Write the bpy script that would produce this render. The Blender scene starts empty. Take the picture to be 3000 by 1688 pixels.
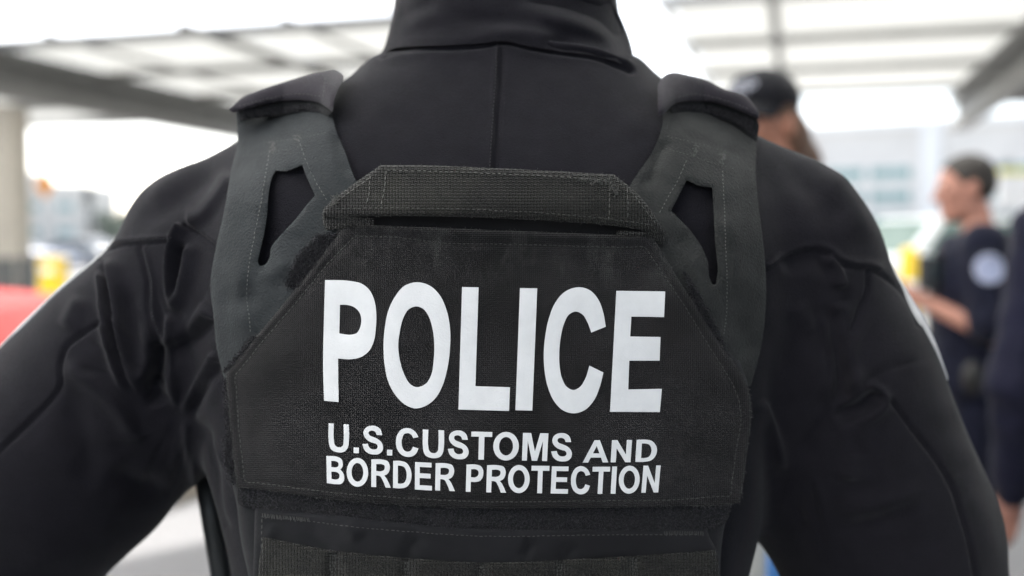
import bpy, bmesh, math, random
import numpy as np
from mathutils import Vector, Matrix, geometry
from mathutils.bvhtree import BVHTree

random.seed(7)
RNG = np.random.default_rng(7)
scene = bpy.context.scene
COL = scene.collection

# ------------------------------------------------------------------ camera, world, sun, exposure
CAM_Z = 1.40
PITCH = math.radians(2.85)
F_PX = 2916.7                      # focal length in pixels of the 3000 px wide photograph
cam = bpy.data.cameras.new("camera")
cam.lens = 35.0
cam.sensor_width = 36.0
cam.clip_start = 0.02
cam.clip_end = 3000.0
cam.dof.use_dof = True
cam.dof.focus_distance = 0.605
cam.dof.aperture_fstop = 3.0
cam_o = bpy.data.objects.new("camera", cam)
cam_o.location = (0, 0, CAM_Z)
cam_o.rotation_euler = (math.pi / 2 - PITCH, 0, 0)
COL.objects.link(cam_o)
scene.camera = cam_o

SUN_VEC = Vector((-0.32, 0.60, 0.74)).normalized()      # towards the sun
world = bpy.data.worlds.new("World")
scene.world = world
world.use_nodes = True
wn = world.node_tree
wn.nodes.clear()
sky = wn.nodes.new("ShaderNodeTexSky")
sky.sky_type = 'NISHITA'
sky.sun_disc = False
sky.sun_elevation = math.asin(SUN_VEC.z)
sky.sun_rotation = math.atan2(SUN_VEC.x, SUN_VEC.y)
sky.air_density = 1.0
sky.dust_density = 2.0
bg = wn.nodes.new("ShaderNodeBackground")
bg.inputs[1].default_value = 0.15
wo = wn.nodes.new("ShaderNodeOutputWorld")
hsv = wn.nodes.new("ShaderNodeHueSaturation")      # the photograph's white balance
hsv.inputs["Saturation"].default_value = 0.50
wn.links.new(sky.outputs[0], hsv.inputs["Color"])
wn.links.new(hsv.outputs[0], bg.inputs[0])
wn.links.new(bg.outputs[0], wo.inputs[0])

sl = bpy.data.lights.new("sun", 'SUN')
sl.energy = 4.8
sl.angle = math.radians(0.5)
sl.color = (1.0, 0.96, 0.90)
so = bpy.data.objects.new("sun", sl)
so.rotation_euler = SUN_VEC.to_track_quat('Z', 'Y').to_euler()
so.location = (-20, -5, 30)
COL.objects.link(so)

scene.view_settings.view_transform = 'Standard'
scene.view_settings.look = 'None'
scene.view_settings.exposure = 1.52
scene.view_settings.gamma = 1.0
scene.cycles.use_denoising = True
scene.cycles.max_bounces = 8

# ------------------------------------------------------------------ helpers
K = 3000.0 / 2575.0
cP, sP = math.cos(PITCH), math.sin(PITCH)


def at(px, py, Y):
    """photo pixel (3000 x 1688) at forward distance Y (metres) -> world point"""
    px = np.asarray(px, float)
    py = np.asarray(py, float)
    u = (px - 1500.0) / F_PX
    v = (844.0 - py) / F_PX
    dy = cP + v * sP
    dz = -sP + v * cP
    t = Y / dy
    return np.stack([u * t, np.broadcast_to(Y, np.shape(u * t)) + 0 * t, CAM_Z + dz * t], -1)


def A(px, py, Y):
    return Vector(at(px, py, Y).tolist())


def project(P):
    P = np.asarray(P, float)
    x, y, z = P[..., 0], P[..., 1], P[..., 2] - CAM_Z
    d = y * cP - z * sP
    v = y * sP + z * cP
    return 1500.0 + F_PX * x / d, 844.0 - F_PX * v / d


def smooth01(t):
    t = np.clip(t, 0, 1)
    return t * t * (3 - 2 * t)


def spl(pts, closed=True, n=6):
    """spline through points; a point with a third value 1 is a corner"""
    P = [np.array(p[:2], float) for p in pts]
    C = [len(p) > 2 and p[2] == 1 for p in pts]
    N = len(P)
    out = []
    segs = N if closed else N - 1
    for i in range(segs):
        j = (i + 1) % N
        p, q = P[i], P[j]
        L = max(np.linalg.norm(q - p), 1e-6)
        if C[i] and C[j]:
            out.append(p)
            continue

        def tan(a):
            if C[a] or (not closed and a in (0, N - 1)):
                return (q - p) / L
            p0, p1, p2 = P[(a - 1) % N], P[a], P[(a + 1) % N]
            d1 = max(np.linalg.norm(p1 - p0), 1e-6)
            d2 = max(np.linalg.norm(p2 - p1), 1e-6)
            return ((p1 - p0) / d1 * d2 + (p2 - p1) / d2 * d1) / (d1 + d2)
        m0, m1 = tan(i) * L, tan(j) * L
        for k in range(n):
            t = k / n
            out.append((2 * t ** 3 - 3 * t ** 2 + 1) * p + (t ** 3 - 2 * t ** 2 + t) * m0 + (-2 * t ** 3 + 3 * t ** 2) * q + (t ** 3 - t ** 2) * m1)
    if not closed:
        out.append(P[-1])
    return np.array(out)


def resample(P, step, closed=True):
    P = np.asarray(P, float)
    out = []
    N = len(P)
    for i in range(N if closed else N - 1):
        a, b = P[i], P[(i + 1) % N]
        k = max(1, int(math.ceil(np.linalg.norm(b - a) / step)))
        for j in range(k):
            out.append(a + (b - a) * j / k)
    if not closed:
        out.append(P[-1])
    return np.array(out)


def inside(poly, X, Y):
    res = np.zeros(X.shape, bool)
    n = len(poly)
    for i in range(n):
        x1, y1 = poly[i]
        x2, y2 = poly[(i + 1) % n]
        if y1 == y2:
            continue
        c = ((y1 > Y) != (y2 > Y)) & (X < (x2 - x1) * (Y - y1) / (y2 - y1) + x1)
        res ^= c
    return res


def dist_poly(P, X, Y, closed=True, signed=False):
    """distance of points to a polyline; also arclength fraction and side"""
    best = np.full(X.shape, 1e9)
    frac = np.zeros(X.shape)
    side = np.zeros(X.shape)
    n = len(P)
    segs = n if closed else n - 1
    L = [np.linalg.norm(P[(i + 1) % n] - P[i]) for i in range(segs)]
    tot = max(sum(L), 1e-6)
    acc = 0.0
    for i in range(segs):
        a = P[i]
        b = P[(i + 1) % n]
        d = b - a
        l2 = max(d @ d, 1e-9)
        t = np.clip(((X - a[0]) * d[0] + (Y - a[1]) * d[1]) / l2, 0, 1)
        ex = X - (a[0] + t * d[0])
        ey = Y - (a[1] + t * d[1])
        dd = np.hypot(ex, ey)
        m = dd < best
        best = np.where(m, dd, best)
        frac = np.where(m, (acc + t * L[i]) / tot, frac)
        side = np.where(m, np.sign(d[0] * ey - d[1] * ex), side)
        acc += L[i]
    return best, frac, side


def stroke_disp(strokes, X, Y):
    """height (metres, positive = towards the viewer) of folds and seams drawn as strokes"""
    H = np.zeros(X.shape)
    for s in strokes:
        P = s['P']
        w1, w2 = s['w']
        m = 3.2 * max(w1, w2)
        sel = (X > P[:, 0].min() - m) & (X < P[:, 0].max() + m) & (Y > P[:, 1].min() - m) & (Y < P[:, 1].max() + m)
        if not sel.any():
            continue
        d, fr, sd = dist_poly(P, X[sel], Y[sel], closed=False)
        w = np.where(sd < 0, w2, w1)      # for a line drawn downwards: w1 on its left, w2 on its right
        prof = np.exp(-(d / w) ** 2)
        ta, tb = s['taper']
        env = 1.0
        if ta > 0:
            env = env * smooth01(fr / ta)
        if tb > 0:
            env = env * smooth01((1 - fr) / tb)
        H[sel] += s['a'] * prof * env
    return H


def stroke(pts, a, w, taper=(0.2, 0.2)):
    if not isinstance(w, tuple):
        w = (w, w)
    return dict(P=spl(pts, closed=False, n=5), a=a, w=w, taper=taper)


def noise2(X, Y, scale, seed=0):
    """smooth value noise, numpy only"""
    x = X / scale
    y = Y / scale
    xi = np.floor(x).astype(np.int64)
    yi = np.floor(y).astype(np.int64)
    fx = smooth01(x - xi)
    fy = smooth01(y - yi)

    def h(a, b):
        n = (a * 374761393 + b * 668265263 + seed * 982451653) & 0x7fffffff
        n = ((n ^ (n >> 13)) * 1274126177) & 0x7fffffff
        return ((n ^ (n >> 16)) & 0xffff) / 65535.0 * 2 - 1
    return (h(xi, yi) * (1 - fx) + h(xi + 1, yi) * fx) * (1 - fy) + (h(xi, yi + 1) * (1 - fx) + h(xi + 1, yi + 1) * fx) * fy


# ---- object helpers
def tag(o, label=None, cat=None, group=None, kind=None):
    if label:
        o["label"] = label
    if cat:
        o["category"] = cat
    if group:
        o["group"] = group
    if kind:
        o["kind"] = kind
    return o


def empty(name, loc, rz=0.0, label=None, cat=None, group=None):
    o = bpy.data.objects.new(name, None)
    o.location = loc
    o.rotation_euler = (0, 0, rz)
    o.empty_display_size = 0.1
    COL.objects.link(o)
    return tag(o, label, cat, group)


def world_loc(o):
    v = Vector((0, 0, 0))
    while o is not None:
        v += o.location
        o = o.parent
    return v


def mesh_obj(name, V, Fc, mats, parent=None, smooth=True, mi=None, uv=None, local=False):
    """one mesh object; vertices in world coordinates unless local=True"""
    V = np.asarray(V, float)
    if parent is not None and not local:
        V = V - np.array(world_loc(parent))
    me = bpy.data.meshes.new(name)
    if isinstance(Fc, np.ndarray):
        k = Fc.shape[1]
        me.vertices.add(len(V))
        me.vertices.foreach_set("co", V.astype(np.float32).ravel())
        me.loops.add(Fc.size)
        me.loops.foreach_set("vertex_index", Fc.astype(np.int32).ravel())
        me.polygons.add(len(Fc))
        me.polygons.foreach_set("loop_start", np.arange(0, Fc.size, k, dtype=np.int32))
        me.polygons.foreach_set("loop_total", np.full(len(Fc), k, np.int32))
        me.update(calc_edges=True)
    else:
        me.from_pydata([tuple(v) for v in V], [], [tuple(int(i) for i in f) for f in Fc])
    me.validate()
    if not isinstance(mats, (list, tuple)):
        mats = [mats]
    for m in mats:
        me.materials.append(m)
    if mi is not None:
        me.polygons.foreach_set("material_index", np.asarray(mi, np.int32))
    me.polygons.foreach_set("use_smooth", np.full(len(me.polygons), smooth))
    if uv is not None:
        lay = me.uv_layers.new(name="UVMap")
        vi = np.zeros(len(me.loops), np.int32)
        me.loops.foreach_get("vertex_index", vi)
        lay.data.foreach_set("uv", np.asarray(uv, np.float32)[vi].ravel())
    me.update()
    o = bpy.data.objects.new(name, me)
    COL.objects.link(o)
    if parent is not None:
        o.parent = parent
    return o


class MB:
    """collects simple solids into one mesh"""

    def __init__(self):
        self.V, self.F, self.M = [], [], []

    def add(self, V, Fc, m=0):
        b = len(self.V)
        self.V += [tuple(v) for v in V]
        self.F += [tuple(i + b for i in f) for f in Fc]
        self.M += [m] * len(Fc)
        return self

    def box(self, c, s, rz=0.0, m=0, bev=0.0):
        hx, hy, hz = s[0] / 2, s[1] / 2, s[2] / 2
        ca, sa = math.cos(rz), math.sin(rz)
        V = []
        for z in (-hz, hz):
            for x, y in ((-hx, -hy), (hx, -hy), (hx, hy), (-hx, hy)):
                V.append((c[0] + x * ca - y * sa, c[1] + x * sa + y * ca, c[2] + z))
        return self.add(V, [(3, 2, 1, 0), (4, 5, 6, 7), (0, 1, 5, 4), (1, 2, 6, 5), (2, 3, 7, 6), (3, 0, 4, 7)], m)

    def beam(self, a, b, w, h, m=0):
        a, b = Vector(a), Vector(b)
        d = (b - a).normalized()
        up = Vector((0, 0, 1)) if abs(d.z) < 0.95 else Vector((0, 1, 0))
        s = d.cross(up).normalized()
        t = s.cross(d)
        V = []
        for p in (a, b):
            for x, y in ((-1, -1), (1, -1), (1, 1), (-1, 1)):
                V.append(p + s * (x * w / 2) + t * (y * h / 2))
        return self.add(V, [(0, 1, 2, 3), (7, 6, 5, 4), (0, 4, 5, 1), (1, 5, 6, 2), (2, 6, 7, 3), (3, 7, 4, 0)], m)

    def tube(self, pts, r, n=10, m=0, cap=True):
        pts = [Vector(p) for p in pts]
        rs = r if isinstance(r, (list, tuple)) else [r] * len(pts)
        V, Fc = [], []
        prev = None
        for i, p in enumerate(pts):
            d = (pts[min(i + 1, len(pts) - 1)] - pts[max(i - 1, 0)]).normalized()
            if prev is None:
                up = Vector((0, 0, 1)) if abs(d.z) < 0.9 else Vector((1, 0, 0))
                s = d.cross(up).normalized()
            else:
                s = (prev - d * prev.dot(d)).normalized()
            prev = s
            t = d.cross(s)
            for k in range(n):
                a = 2 * math.pi * k / n
                V.append(p + (s * math.cos(a) + t * math.sin(a)) * rs[i])
        for i in range(len(pts) - 1):
            for k in range(n):
                k2 = (k + 1) % n
                Fc.append((i * n + k, i * n + k2, (i + 1) * n + k2, (i + 1) * n + k))
        if cap:
            Fc.append(tuple(range(n - 1, -1, -1)))
            Fc.append(tuple((len(pts) - 1) * n + k for k in range(n)))
        return self.add(V, Fc, m)

    def prism(self, poly, axis_o, ex, ey, ez, m=0):
        """poly (u,v) in the ex/ey plane, extruded by ez"""
        o = Vector(axis_o)
        n = len(poly)
        V = [o + ex * u + ey * v for u, v in poly] + [o + ex * u + ey * v + ez for u, v in poly]
        Fc = [tuple(range(n - 1, -1, -1)), tuple(range(n, 2 * n))] + [(i, (i + 1) % n, n + (i + 1) % n, n + i) for i in range(n)]
        return self.add(V, Fc, m)

    def build(self, name, mats, parent=None, smooth=False, bevel=0.0, local=False, segs=2):
        o = mesh_obj(name, np.array([tuple(v) for v in self.V]), self.F, mats, parent, smooth, self.M, local=local)
        bm = bmesh.new()
        bm.from_mesh(o.data)
        bmesh.ops.recalc_face_normals(bm, faces=bm.faces)
        if bevel > 0:
            ed = [e for e in bm.edges if len(e.link_faces) == 2 and e.calc_face_angle(0) > 0.5]
            bmesh.ops.bevel(bm, geom=ed, offset=bevel, segments=segs, affect='EDGES', profile=0.6, clamp_overlap=True)
        bm.to_mesh(o.data)
        bm.free()
        return o


# ---- materials
def mat(name, color, rough=0.7, var=0.0, vscale=8.0, bump=0.0, bscale=200.0, metal=0.0, spec=0.5, sheen=0.0, coords='Object', color2=None, emit=0.0):
    m = bpy.data.materials.new(name)
    m.use_nodes = True
    nt = m.node_tree
    b = nt.nodes["Principled BSDF"]
    b.inputs["Base Color"].default_value = (*color, 1)
    b.inputs["Roughness"].default_value = rough
    b.inputs["Metallic"].default_value = metal
    b.inputs["Specular IOR Level"].default_value = spec
    if sheen:
        b.inputs["Sheen Weight"].default_value = sheen
        b.inputs["Sheen Roughness"].default_value = 0.45
    if emit:
        b.inputs["Emission Color"].default_value = (*color, 1)
        b.inputs["Emission Strength"].default_value = emit
    tc = nt.nodes.new("ShaderNodeTexCoord")
    if var > 0 or color2 is not None:
        nz = nt.nodes.new("ShaderNodeTexNoise")
        nz.inputs["Scale"].default_value = vscale
        nz.inputs["Detail"].default_value = 6
        nz.inputs["Roughness"].default_value = 0.65
        nt.links.new(tc.outputs[coords], nz.inputs["Vector"])
        rp = nt.nodes.new("ShaderNodeValToRGB")
        c2 = color2 or tuple(min(1, c * (1 + var)) for c in color)
        c1 = color if color2 else tuple(c * (1 - var) for c in color)
        rp.color_ramp.elements[0].color = (*c1, 1)
        rp.color_ramp.elements[1].color = (*c2, 1)
        rp.color_ramp.elements[0].position = 0.32
        rp.color_ramp.elements[1].position = 0.68
        nt.links.new(nz.outputs["Fac"], rp.inputs["Fac"])
        nt.links.new(rp.outputs[0], b.inputs["Base Color"])
    if bump > 0:
        n2 = nt.nodes.new("ShaderNodeTexNoise")
        n2.inputs["Scale"].default_value = bscale
        n2.inputs["Detail"].default_value = 4
        nt.links.new(tc.outputs[coords], n2.inputs["Vector"])
        bp = nt.nodes.new("ShaderNodeBump")
        bp.inputs["Strength"].default_value = bump
        bp.inputs["Distance"].default_value = 0.002
        nt.links.new(n2.outputs["Fac"], bp.inputs["Height"])
        nt.links.new(bp.outputs[0], b.inputs["Normal"])
    return m


def woven(name, color, pitch_u, pitch_v, bump=0.6, dist=0.0006, rough=0.75, wear=0.5, wear_scale=9.0, wear_color=None, sheen=0.15, contrast=0.35, spec=0.3, dust=None):
    """woven cloth in UV metres: over/under threads as relief and colour, plus worn patches"""
    m = bpy.data.materials.new(name)
    m.use_nodes = True
    nt = m.node_tree
    L = nt.links
    b = nt.nodes["Principled BSDF"]
    b.inputs["Roughness"].default_value = rough
    b.inputs["Sheen Weight"].default_value = sheen
    b.inputs["Sheen Roughness"].default_value = 0.5
    b.inputs["Specular IOR Level"].default_value = spec
    uv = nt.nodes.new("ShaderNodeUVMap")
    sep = nt.nodes.new("ShaderNodeSeparateXYZ")
    L.new(uv.outputs[0], sep.inputs[0])

    def math_(op, a, bb=None):
        n = nt.nodes.new("ShaderNodeMath")
        n.operation = op
        for i, v in enumerate((a, bb)):
            if v is None:
                continue
            if isinstance(v, (int, float)):
                n.inputs[i].default_value = v
            else:
                L.new(v, n.inputs[i])
        return n.outputs[0]
    # slight irregularity of the threads
    nz = nt.nodes.new("ShaderNodeTexNoise")
    nz.inputs["Scale"].default_value = 60
    L.new(uv.outputs[0], nz.inputs["Vector"])
    wob = math_('MULTIPLY', nz.outputs["Fac"], 1.2)
    u = math_('ADD', math_('MULTIPLY', sep.outputs[0], math.pi / pitch_u), wob)
    v = math_('ADD', math_('MULTIPLY', sep.outputs[1], math.pi / pitch_v), wob)
    su = math_('ABSOLUTE', math_('SINE', u))
    sv = math_('ABSOLUTE', math_('SINE', v))
    ch = math_('MULTIPLY', math_('SINE', u), math_('SINE', v))
    f = nt.nodes.new("ShaderNodeMapRange")
    f.inputs[1].default_value = -0.3
    f.inputs[2].default_value = 0.3
    L.new(ch, f.inputs[0])
    mx = nt.nodes.new("ShaderNodeMix")
    L.new(f.outputs[0], mx.inputs[0])
    L.new(su, mx.inputs[2])
    L.new(sv, mx.inputs[3])
    hgt = mx.outputs[0]
    # wear
    n2 = nt.nodes.new("ShaderNodeTexNoise")
    n2.inputs["Scale"].default_value = wear_scale
    n2.inputs["Detail"].default_value = 7
    n2.inputs["Roughness"].default_value = 0.7
    L.new(uv.outputs[0], n2.inputs["Vector"])
    rp = nt.nodes.new("ShaderNodeValToRGB")
    rp.color_ramp.elements[0].position = 0.42
    rp.color_ramp.elements[1].position = 0.75
    rp.color_ramp.elements[0].color = (*color, 1)
    wc = wear_color or tuple(c * (1 + 1.2 * wear) + 0.004 * wear for c in color)
    rp.color_ramp.elements[1].color = (*wc, 1)
    L.new(n2.outputs["Fac"], rp.inputs[0])
    base_col = rp.outputs[0]
    if dust:
        # rubbed-in dust in vertical smears, in one band of the cloth
        mp = nt.nodes.new("ShaderNodeMapping")
        mp.inputs["Scale"].default_value = (52, 24, 1)
        L.new(uv.outputs[0], mp.inputs[0])
        n3 = nt.nodes.new("ShaderNodeTexNoise")
        n3.inputs["Scale"].default_value = 1.0
        n3.inputs["Detail"].default_value = 5
        n3.inputs["Roughness"].default_value = 0.7
        L.new(mp.outputs[0], n3.inputs["Vector"])
        r3 = nt.nodes.new("ShaderNodeMapRange")
        r3.inputs[1].default_value = 0.50
        r3.inputs[2].default_value = 0.78
        L.new(n3.outputs["Fac"], r3.inputs[0])
        r4 = nt.nodes.new("ShaderNodeMapRange")
        r4.interpolation_type = 'SMOOTHSTEP'
        r4.inputs[1].default_value = dust[0]
        r4.inputs[2].default_value = dust[1]
        L.new(sep.outputs[1], r4.inputs[0])
        fac = math_('MULTIPLY', r3.outputs[0], r4.outputs[0])
        md = nt.nodes.new("ShaderNodeMix")
        md.data_type = 'RGBA'
        L.new(fac, md.inputs[0])
        L.new(rp.outputs[0], md.inputs[6])
        md.inputs[7].default_value = (0.050, 0.050, 0.048, 1)
        base_col = md.outputs[2]
    hc = nt.nodes.new("ShaderNodeMapRange")
    hc.inputs[1].default_value = 0.0
    hc.inputs[2].default_value = 1.0
    hc.inputs[3].default_value = 1.0 - contrast
    hc.inputs[4].default_value = 1.0 + contrast
    L.new(hgt, hc.inputs[0])
    ml = nt.nodes.new("ShaderNodeMix")
    ml.data_type = 'RGBA'
    ml.blend_type = 'MULTIPLY'
    ml.inputs[0].default_value = 1.0
    L.new(base_col, ml.inputs[6])
    L.new(hc.outputs[0], ml.inputs[7])
    L.new(ml.outputs[2], b.inputs["Base Color"])
    bp = nt.nodes.new("ShaderNodeBump")
    bp.inputs["Strength"].default_value = bump
    bp.inputs["Distance"].default_value = dist
    L.new(hgt, bp.inputs["Height"])
    L.new(bp.outputs[0], b.inputs["Normal"])
    return m


# ---- signed distance modelling
class SDF:
    def __init__(self, lo, hi, h, big=0.06):
        self.lo = np.array(lo, float)
        self.h = h
        self.n = np.ceil((np.array(hi) - self.lo) / h).astype(int) + 1
        self.F = np.full(self.n, big, np.float32)
        self.big = big

    def axes(self, lo, hi, m):
        sl, ax = [], []
        for i in range(3):
            a = max(0, int((lo[i] - m - self.lo[i]) / self.h))
            b = min(self.n[i], int((hi[i] + m - self.lo[i]) / self.h) + 2)
            if b <= a:
                return None, None
            sl.append(slice(a, b))
            ax.append((self.lo[i] + self.h * np.arange(a, b)).astype(np.float32))
        X = ax[0][:, None, None]
        Y = ax[1][None, :, None]
        Z = ax[2][None, None, :]
        return tuple(sl), (X, Y, Z)

    def blend(self, s, d, k):
        F = self.F[s]
        if k <= 0:
            self.F[s] = np.minimum(F, d)
        else:
            hh = np.clip(0.5 + 0.5 * (F - d) / k, 0, 1)
            self.F[s] = F * (1 - hh) + d * hh - k * hh * (1 - hh)

    def cap(self, a, b, r1, r2=None, k=0.02):
        r2 = r1 if r2 is None else r2
        a, b = np.array(a, float), np.array(b, float)
        R = max(r1, r2)
        s, g = self.axes(np.minimum(a, b) - R, np.maximum(a, b) + R, k + 0.02)
        if s is None:
            return self
        X, Y, Z = g
        d = b - a
        l2 = max(d @ d, 1e-9)
        t = np.clip(((X - a[0]) * d[0] + (Y - a[1]) * d[1] + (Z - a[2]) * d[2]) / l2, 0, 1)
        D = np.sqrt((X - a[0] - t * d[0]) ** 2 + (Y - a[1] - t * d[1]) ** 2 + (Z - a[2] - t * d[2]) ** 2) - (r1 + (r2 - r1) * t)
        self.blend(s, D, k)
        return self

    def ell(self, c, r, k=0.02, R=None):
        c, r = np.array(c, float), np.array(r, float)
        m = r.max() if R is not None else 0
        s, g = self.axes(c - np.maximum(r, m), c + np.maximum(r, m), k + 0.02)
        if s is None:
            return self
        X, Y, Z = g[0] - c[0], g[1] - c[1], g[2] - c[2]
        if R is not None:
            R = np.array(R)
            X, Y, Z = (R[0][0] * X + R[1][0] * Y + R[2][0] * Z, R[0][1] * X + R[1][1] * Y + R[2][1] * Z, R[0][2] * X + R[1][2] * Y + R[2][2] * Z)
        q = np.sqrt((X / r[0]) ** 2 + (Y / r[1]) ** 2 + (Z / r[2]) ** 2)
        q2 = np.sqrt((X / r[0] ** 2) ** 2 + (Y / r[1] ** 2) ** 2 + (Z / r[2] ** 2) ** 2) + 1e-6
        self.blend(s, np.clip(q * (q - 1) / q2, -0.2, 0.2), k)
        return self

    def loft(self, T, p=2.6, k=0.02, off=0.0):
        """T rows: z, cx, cy, a, b"""
        T = np.array(T, float)
        a, b = T[:, 3].max() + off, T[:, 4].max() + off
        lo = (T[:, 1].min() - a, T[:, 2].min() - b, T[0, 0])
        hi = (T[:, 1].max() + a, T[:, 2].max() + b, T[-1, 0])
        s, g = self.axes(lo, hi, k + 0.03)
        if s is None:
            return self
        X, Y, Z = g
        z = Z.ravel()

        def I(c):
            # smooth interpolation
            zz = np.clip(z, T[0, 0], T[-1, 0])
            v = np.interp(zz, T[:, 0], T[:, c])
            w = 0.012
            v = (v + np.interp(np.clip(zz - w, T[0, 0], T[-1, 0]), T[:, 0], T[:, c]) + np.interp(np.clip(zz + w, T[0, 0], T[-1, 0]), T[:, 0], T[:, c])) / 3
            return v.astype(np.float32)[None, None, :]
        cx, cy, aa, bb = I(1), I(2), I(3) + off, I(4) + off
        rho = ((np.abs(X - cx) / aa) ** p + (np.abs(Y - cy) / bb) ** p) ** (1.0 / p)
        D = (rho - 1) * np.minimum(aa, bb)
        D = np.maximum(D, np.maximum(T[0, 0] - Z, Z - T[-1, 0]))
        self.blend(s, np.clip(D, -0.2, 0.2).astype(np.float32), k)
        return self

    def cut(self, p, n):
        """keep the side the normal n points away from"""
        n = np.array(n, float)
        n /= np.linalg.norm(n)
        s, g = self.axes(self.lo, self.lo + self.h * self.n, 0)
        X, Y, Z = g
        D = (X - p[0]) * n[0] + (Y - p[1]) * n[1] + (Z - p[2]) * n[2]
        self.F[s] = np.maximum(self.F[s], D)
        return self

    def mesh(self):
        F = self.F
        F[0], F[-1], F[:, 0], F[:, -1], F[:, :, 0], F[:, :, -1] = [self.big] * 6
        S = F < 0
        c = [(x, y, z) for x in (0, 1) for y in (0, 1) for z in (0, 1)]
        nx, ny, nz = F.shape

        def sub(Arr, o):
            return Arr[o[0]:nx - 1 + o[0], o[1]:ny - 1 + o[1], o[2]:nz - 1 + o[2]]
        anyv = np.zeros((nx - 1, ny - 1, nz - 1), bool)
        allv = np.ones_like(anyv)
        for o in c:
            q = sub(S, o)
            anyv |= q
            allv &= q
        idx = np.argwhere(anyv & ~allv)
        num = np.full(anyv.shape, -1, np.int64)
        num[idx[:, 0], idx[:, 1], idx[:, 2]] = np.arange(len(idx))
        vals = {o: F[idx[:, 0] + o[0], idx[:, 1] + o[1], idx[:, 2] + o[2]].astype(float) for o in c}
        pos = np.zeros((len(idx), 3))
        cnt = np.zeros(len(idx))
        for o in c:
            for a in range(3):
                if o[a]:
                    continue
                o2 = tuple(1 if i == a else o[i] for i in range(3))
                va, vb = vals[o], vals[o2]
                cr = (va < 0) != (vb < 0)
                t = np.where(cr, va / np.where(cr, va - vb, 1), 0)
                for i in range(3):
                    pos[:, i] += np.where(cr, o[i] + (t if i == a else 0), 0)
                cnt += cr
        V = self.lo + self.h * (idx + pos / cnt[:, None])
        quads = []
        for a in range(3):
            b, d = (a + 1) % 3, (a + 2) % 3
            sa = [slice(0, -1) if i == a else slice(1, -1) for i in range(3)]
            sb = [slice(1, None) if i == a else slice(1, -1) for i in range(3)]
            s0, s1 = S[tuple(sa)], S[tuple(sb)]
            e = np.argwhere(s0 != s1)
            off = np.array([0 if i == a else 1 for i in range(3)])
            flip = s0[e[:, 0], e[:, 1], e[:, 2]]
            e = e + off
            q = []
            for db, dd in ((-1, -1), (0, -1), (0, 0), (-1, 0)):
                p = e.copy()
                p[:, b] += db
                p[:, d] += dd
                q.append(num[p[:, 0], p[:, 1], p[:, 2]])
            q = np.stack(q, 1)
            q[~flip] = q[~flip][:, ::-1]
            quads.append(q)
        return V, np.concatenate(quads)


def relax(V, Q, it=3, lam=0.5):
    V = V.copy()
    for s in range(it):
        acc = np.zeros_like(V)
        c = np.zeros(len(V))
        for i in range(4):
            a, b = Q[:, i], Q[:, (i + 1) % 4]
            np.add.at(acc, a, V[b])
            np.add.at(c, a, 1)
            np.add.at(acc, b, V[a])
            np.add.at(c, b, 1)
        V += lam * (acc / np.maximum(c, 1)[:, None] - V)
    return V


def subdivide(V, Q):
    """one level of Catmull-Clark on a closed quad mesh, through Blender's own modifier"""
    o = mesh_obj("subdivision_source", V, Q, [])
    md = o.modifiers.new("s", 'SUBSURF')
    md.levels = 1
    dg = bpy.context.evaluated_depsgraph_get()
    ev = o.evaluated_get(dg)
    me = ev.to_mesh()
    n = len(me.vertices)
    V2 = np.zeros(n * 3, np.float32)
    me.vertices.foreach_get("co", V2)
    q = np.zeros(len(me.loops), np.int32)
    me.loops.foreach_get("vertex_index", q)
    ev.to_mesh_clear()
    d = o.data
    bpy.data.objects.remove(o)
    bpy.data.meshes.remove(d)
    return V2.reshape(-1, 3).astype(float), q.reshape(-1, 4)


def normals(V, Q):
    a = V[Q[:, 2]] - V[Q[:, 0]]
    b = V[Q[:, 3]] - V[Q[:, 1]]
    fn = np.cross(a, b)
    N = np.zeros_like(V)
    for i in range(4):
        np.add.at(N, Q[:, i], fn)
    return N / np.maximum(np.linalg.norm(N, axis=1), 1e-9)[:, None]


# ---- cloth panels laid out as outlines with a depth of their own
def cdt_panel(outer, holes, step):
    outer = resample(outer, step)
    holes = [resample(h, step) for h in holes]
    x0, y0 = outer.min(0)
    x1, y1 = outer.max(0)
    gx, gy = np.meshgrid(np.arange(x0, x1, step), np.arange(y0, y1, step))
    gx = gx + (np.arange(gx.shape[0]) % 2)[:, None] * step * 0.5
    gx, gy = gx.ravel(), gy.ravel()
    ok = inside(outer, gx, gy)
    for h in holes:
        ok &= ~inside(h, gx, gy)
    gx, gy = gx[ok], gy[ok]
    d = dist_poly(outer, gx, gy)[0]
    for h in holes:
        d = np.minimum(d, dist_poly(h, gx, gy)[0])
    ok = d > 0.45 * step
    gx, gy = gx[ok], gy[ok]
    pts, edges = [], []
    for lp in [outer] + holes:
        b = len(pts)
        pts += [Vector((p[0], p[1])) for p in lp]
        edges += [(b + i, b + (i + 1) % len(lp)) for i in range(len(lp))]
    pts += [Vector((x, y)) for x, y in zip(gx, gy)]
    v, e, f, _, _, _ = geometry.delaunay_2d_cdt(pts, edges, [], 0, 1e-4)
    P = np.array([tuple(q) for q in v])
    T = np.array([t for t in f if len(t) == 3], int)
    c = P[T].mean(1)
    ok = inside(outer, c[:, 0], c[:, 1])
    for h in holes:
        ok &= ~inside(h, c[:, 0], c[:, 1])
    T = T[ok]
    a, b, cc = P[T[:, 0]], P[T[:, 1]], P[T[:, 2]]
    ar = (b[:, 0] - a[:, 0]) * (cc[:, 1] - a[:, 1]) - (b[:, 1] - a[:, 1]) * (cc[:, 0] - a[:, 0])
    T = T[np.abs(ar) > 1e-6]
    ar = ar[np.abs(ar) > 1e-6]
    T[ar > 0] = T[ar > 0][:, ::-1]
    return P, T, [outer] + holes


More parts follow.
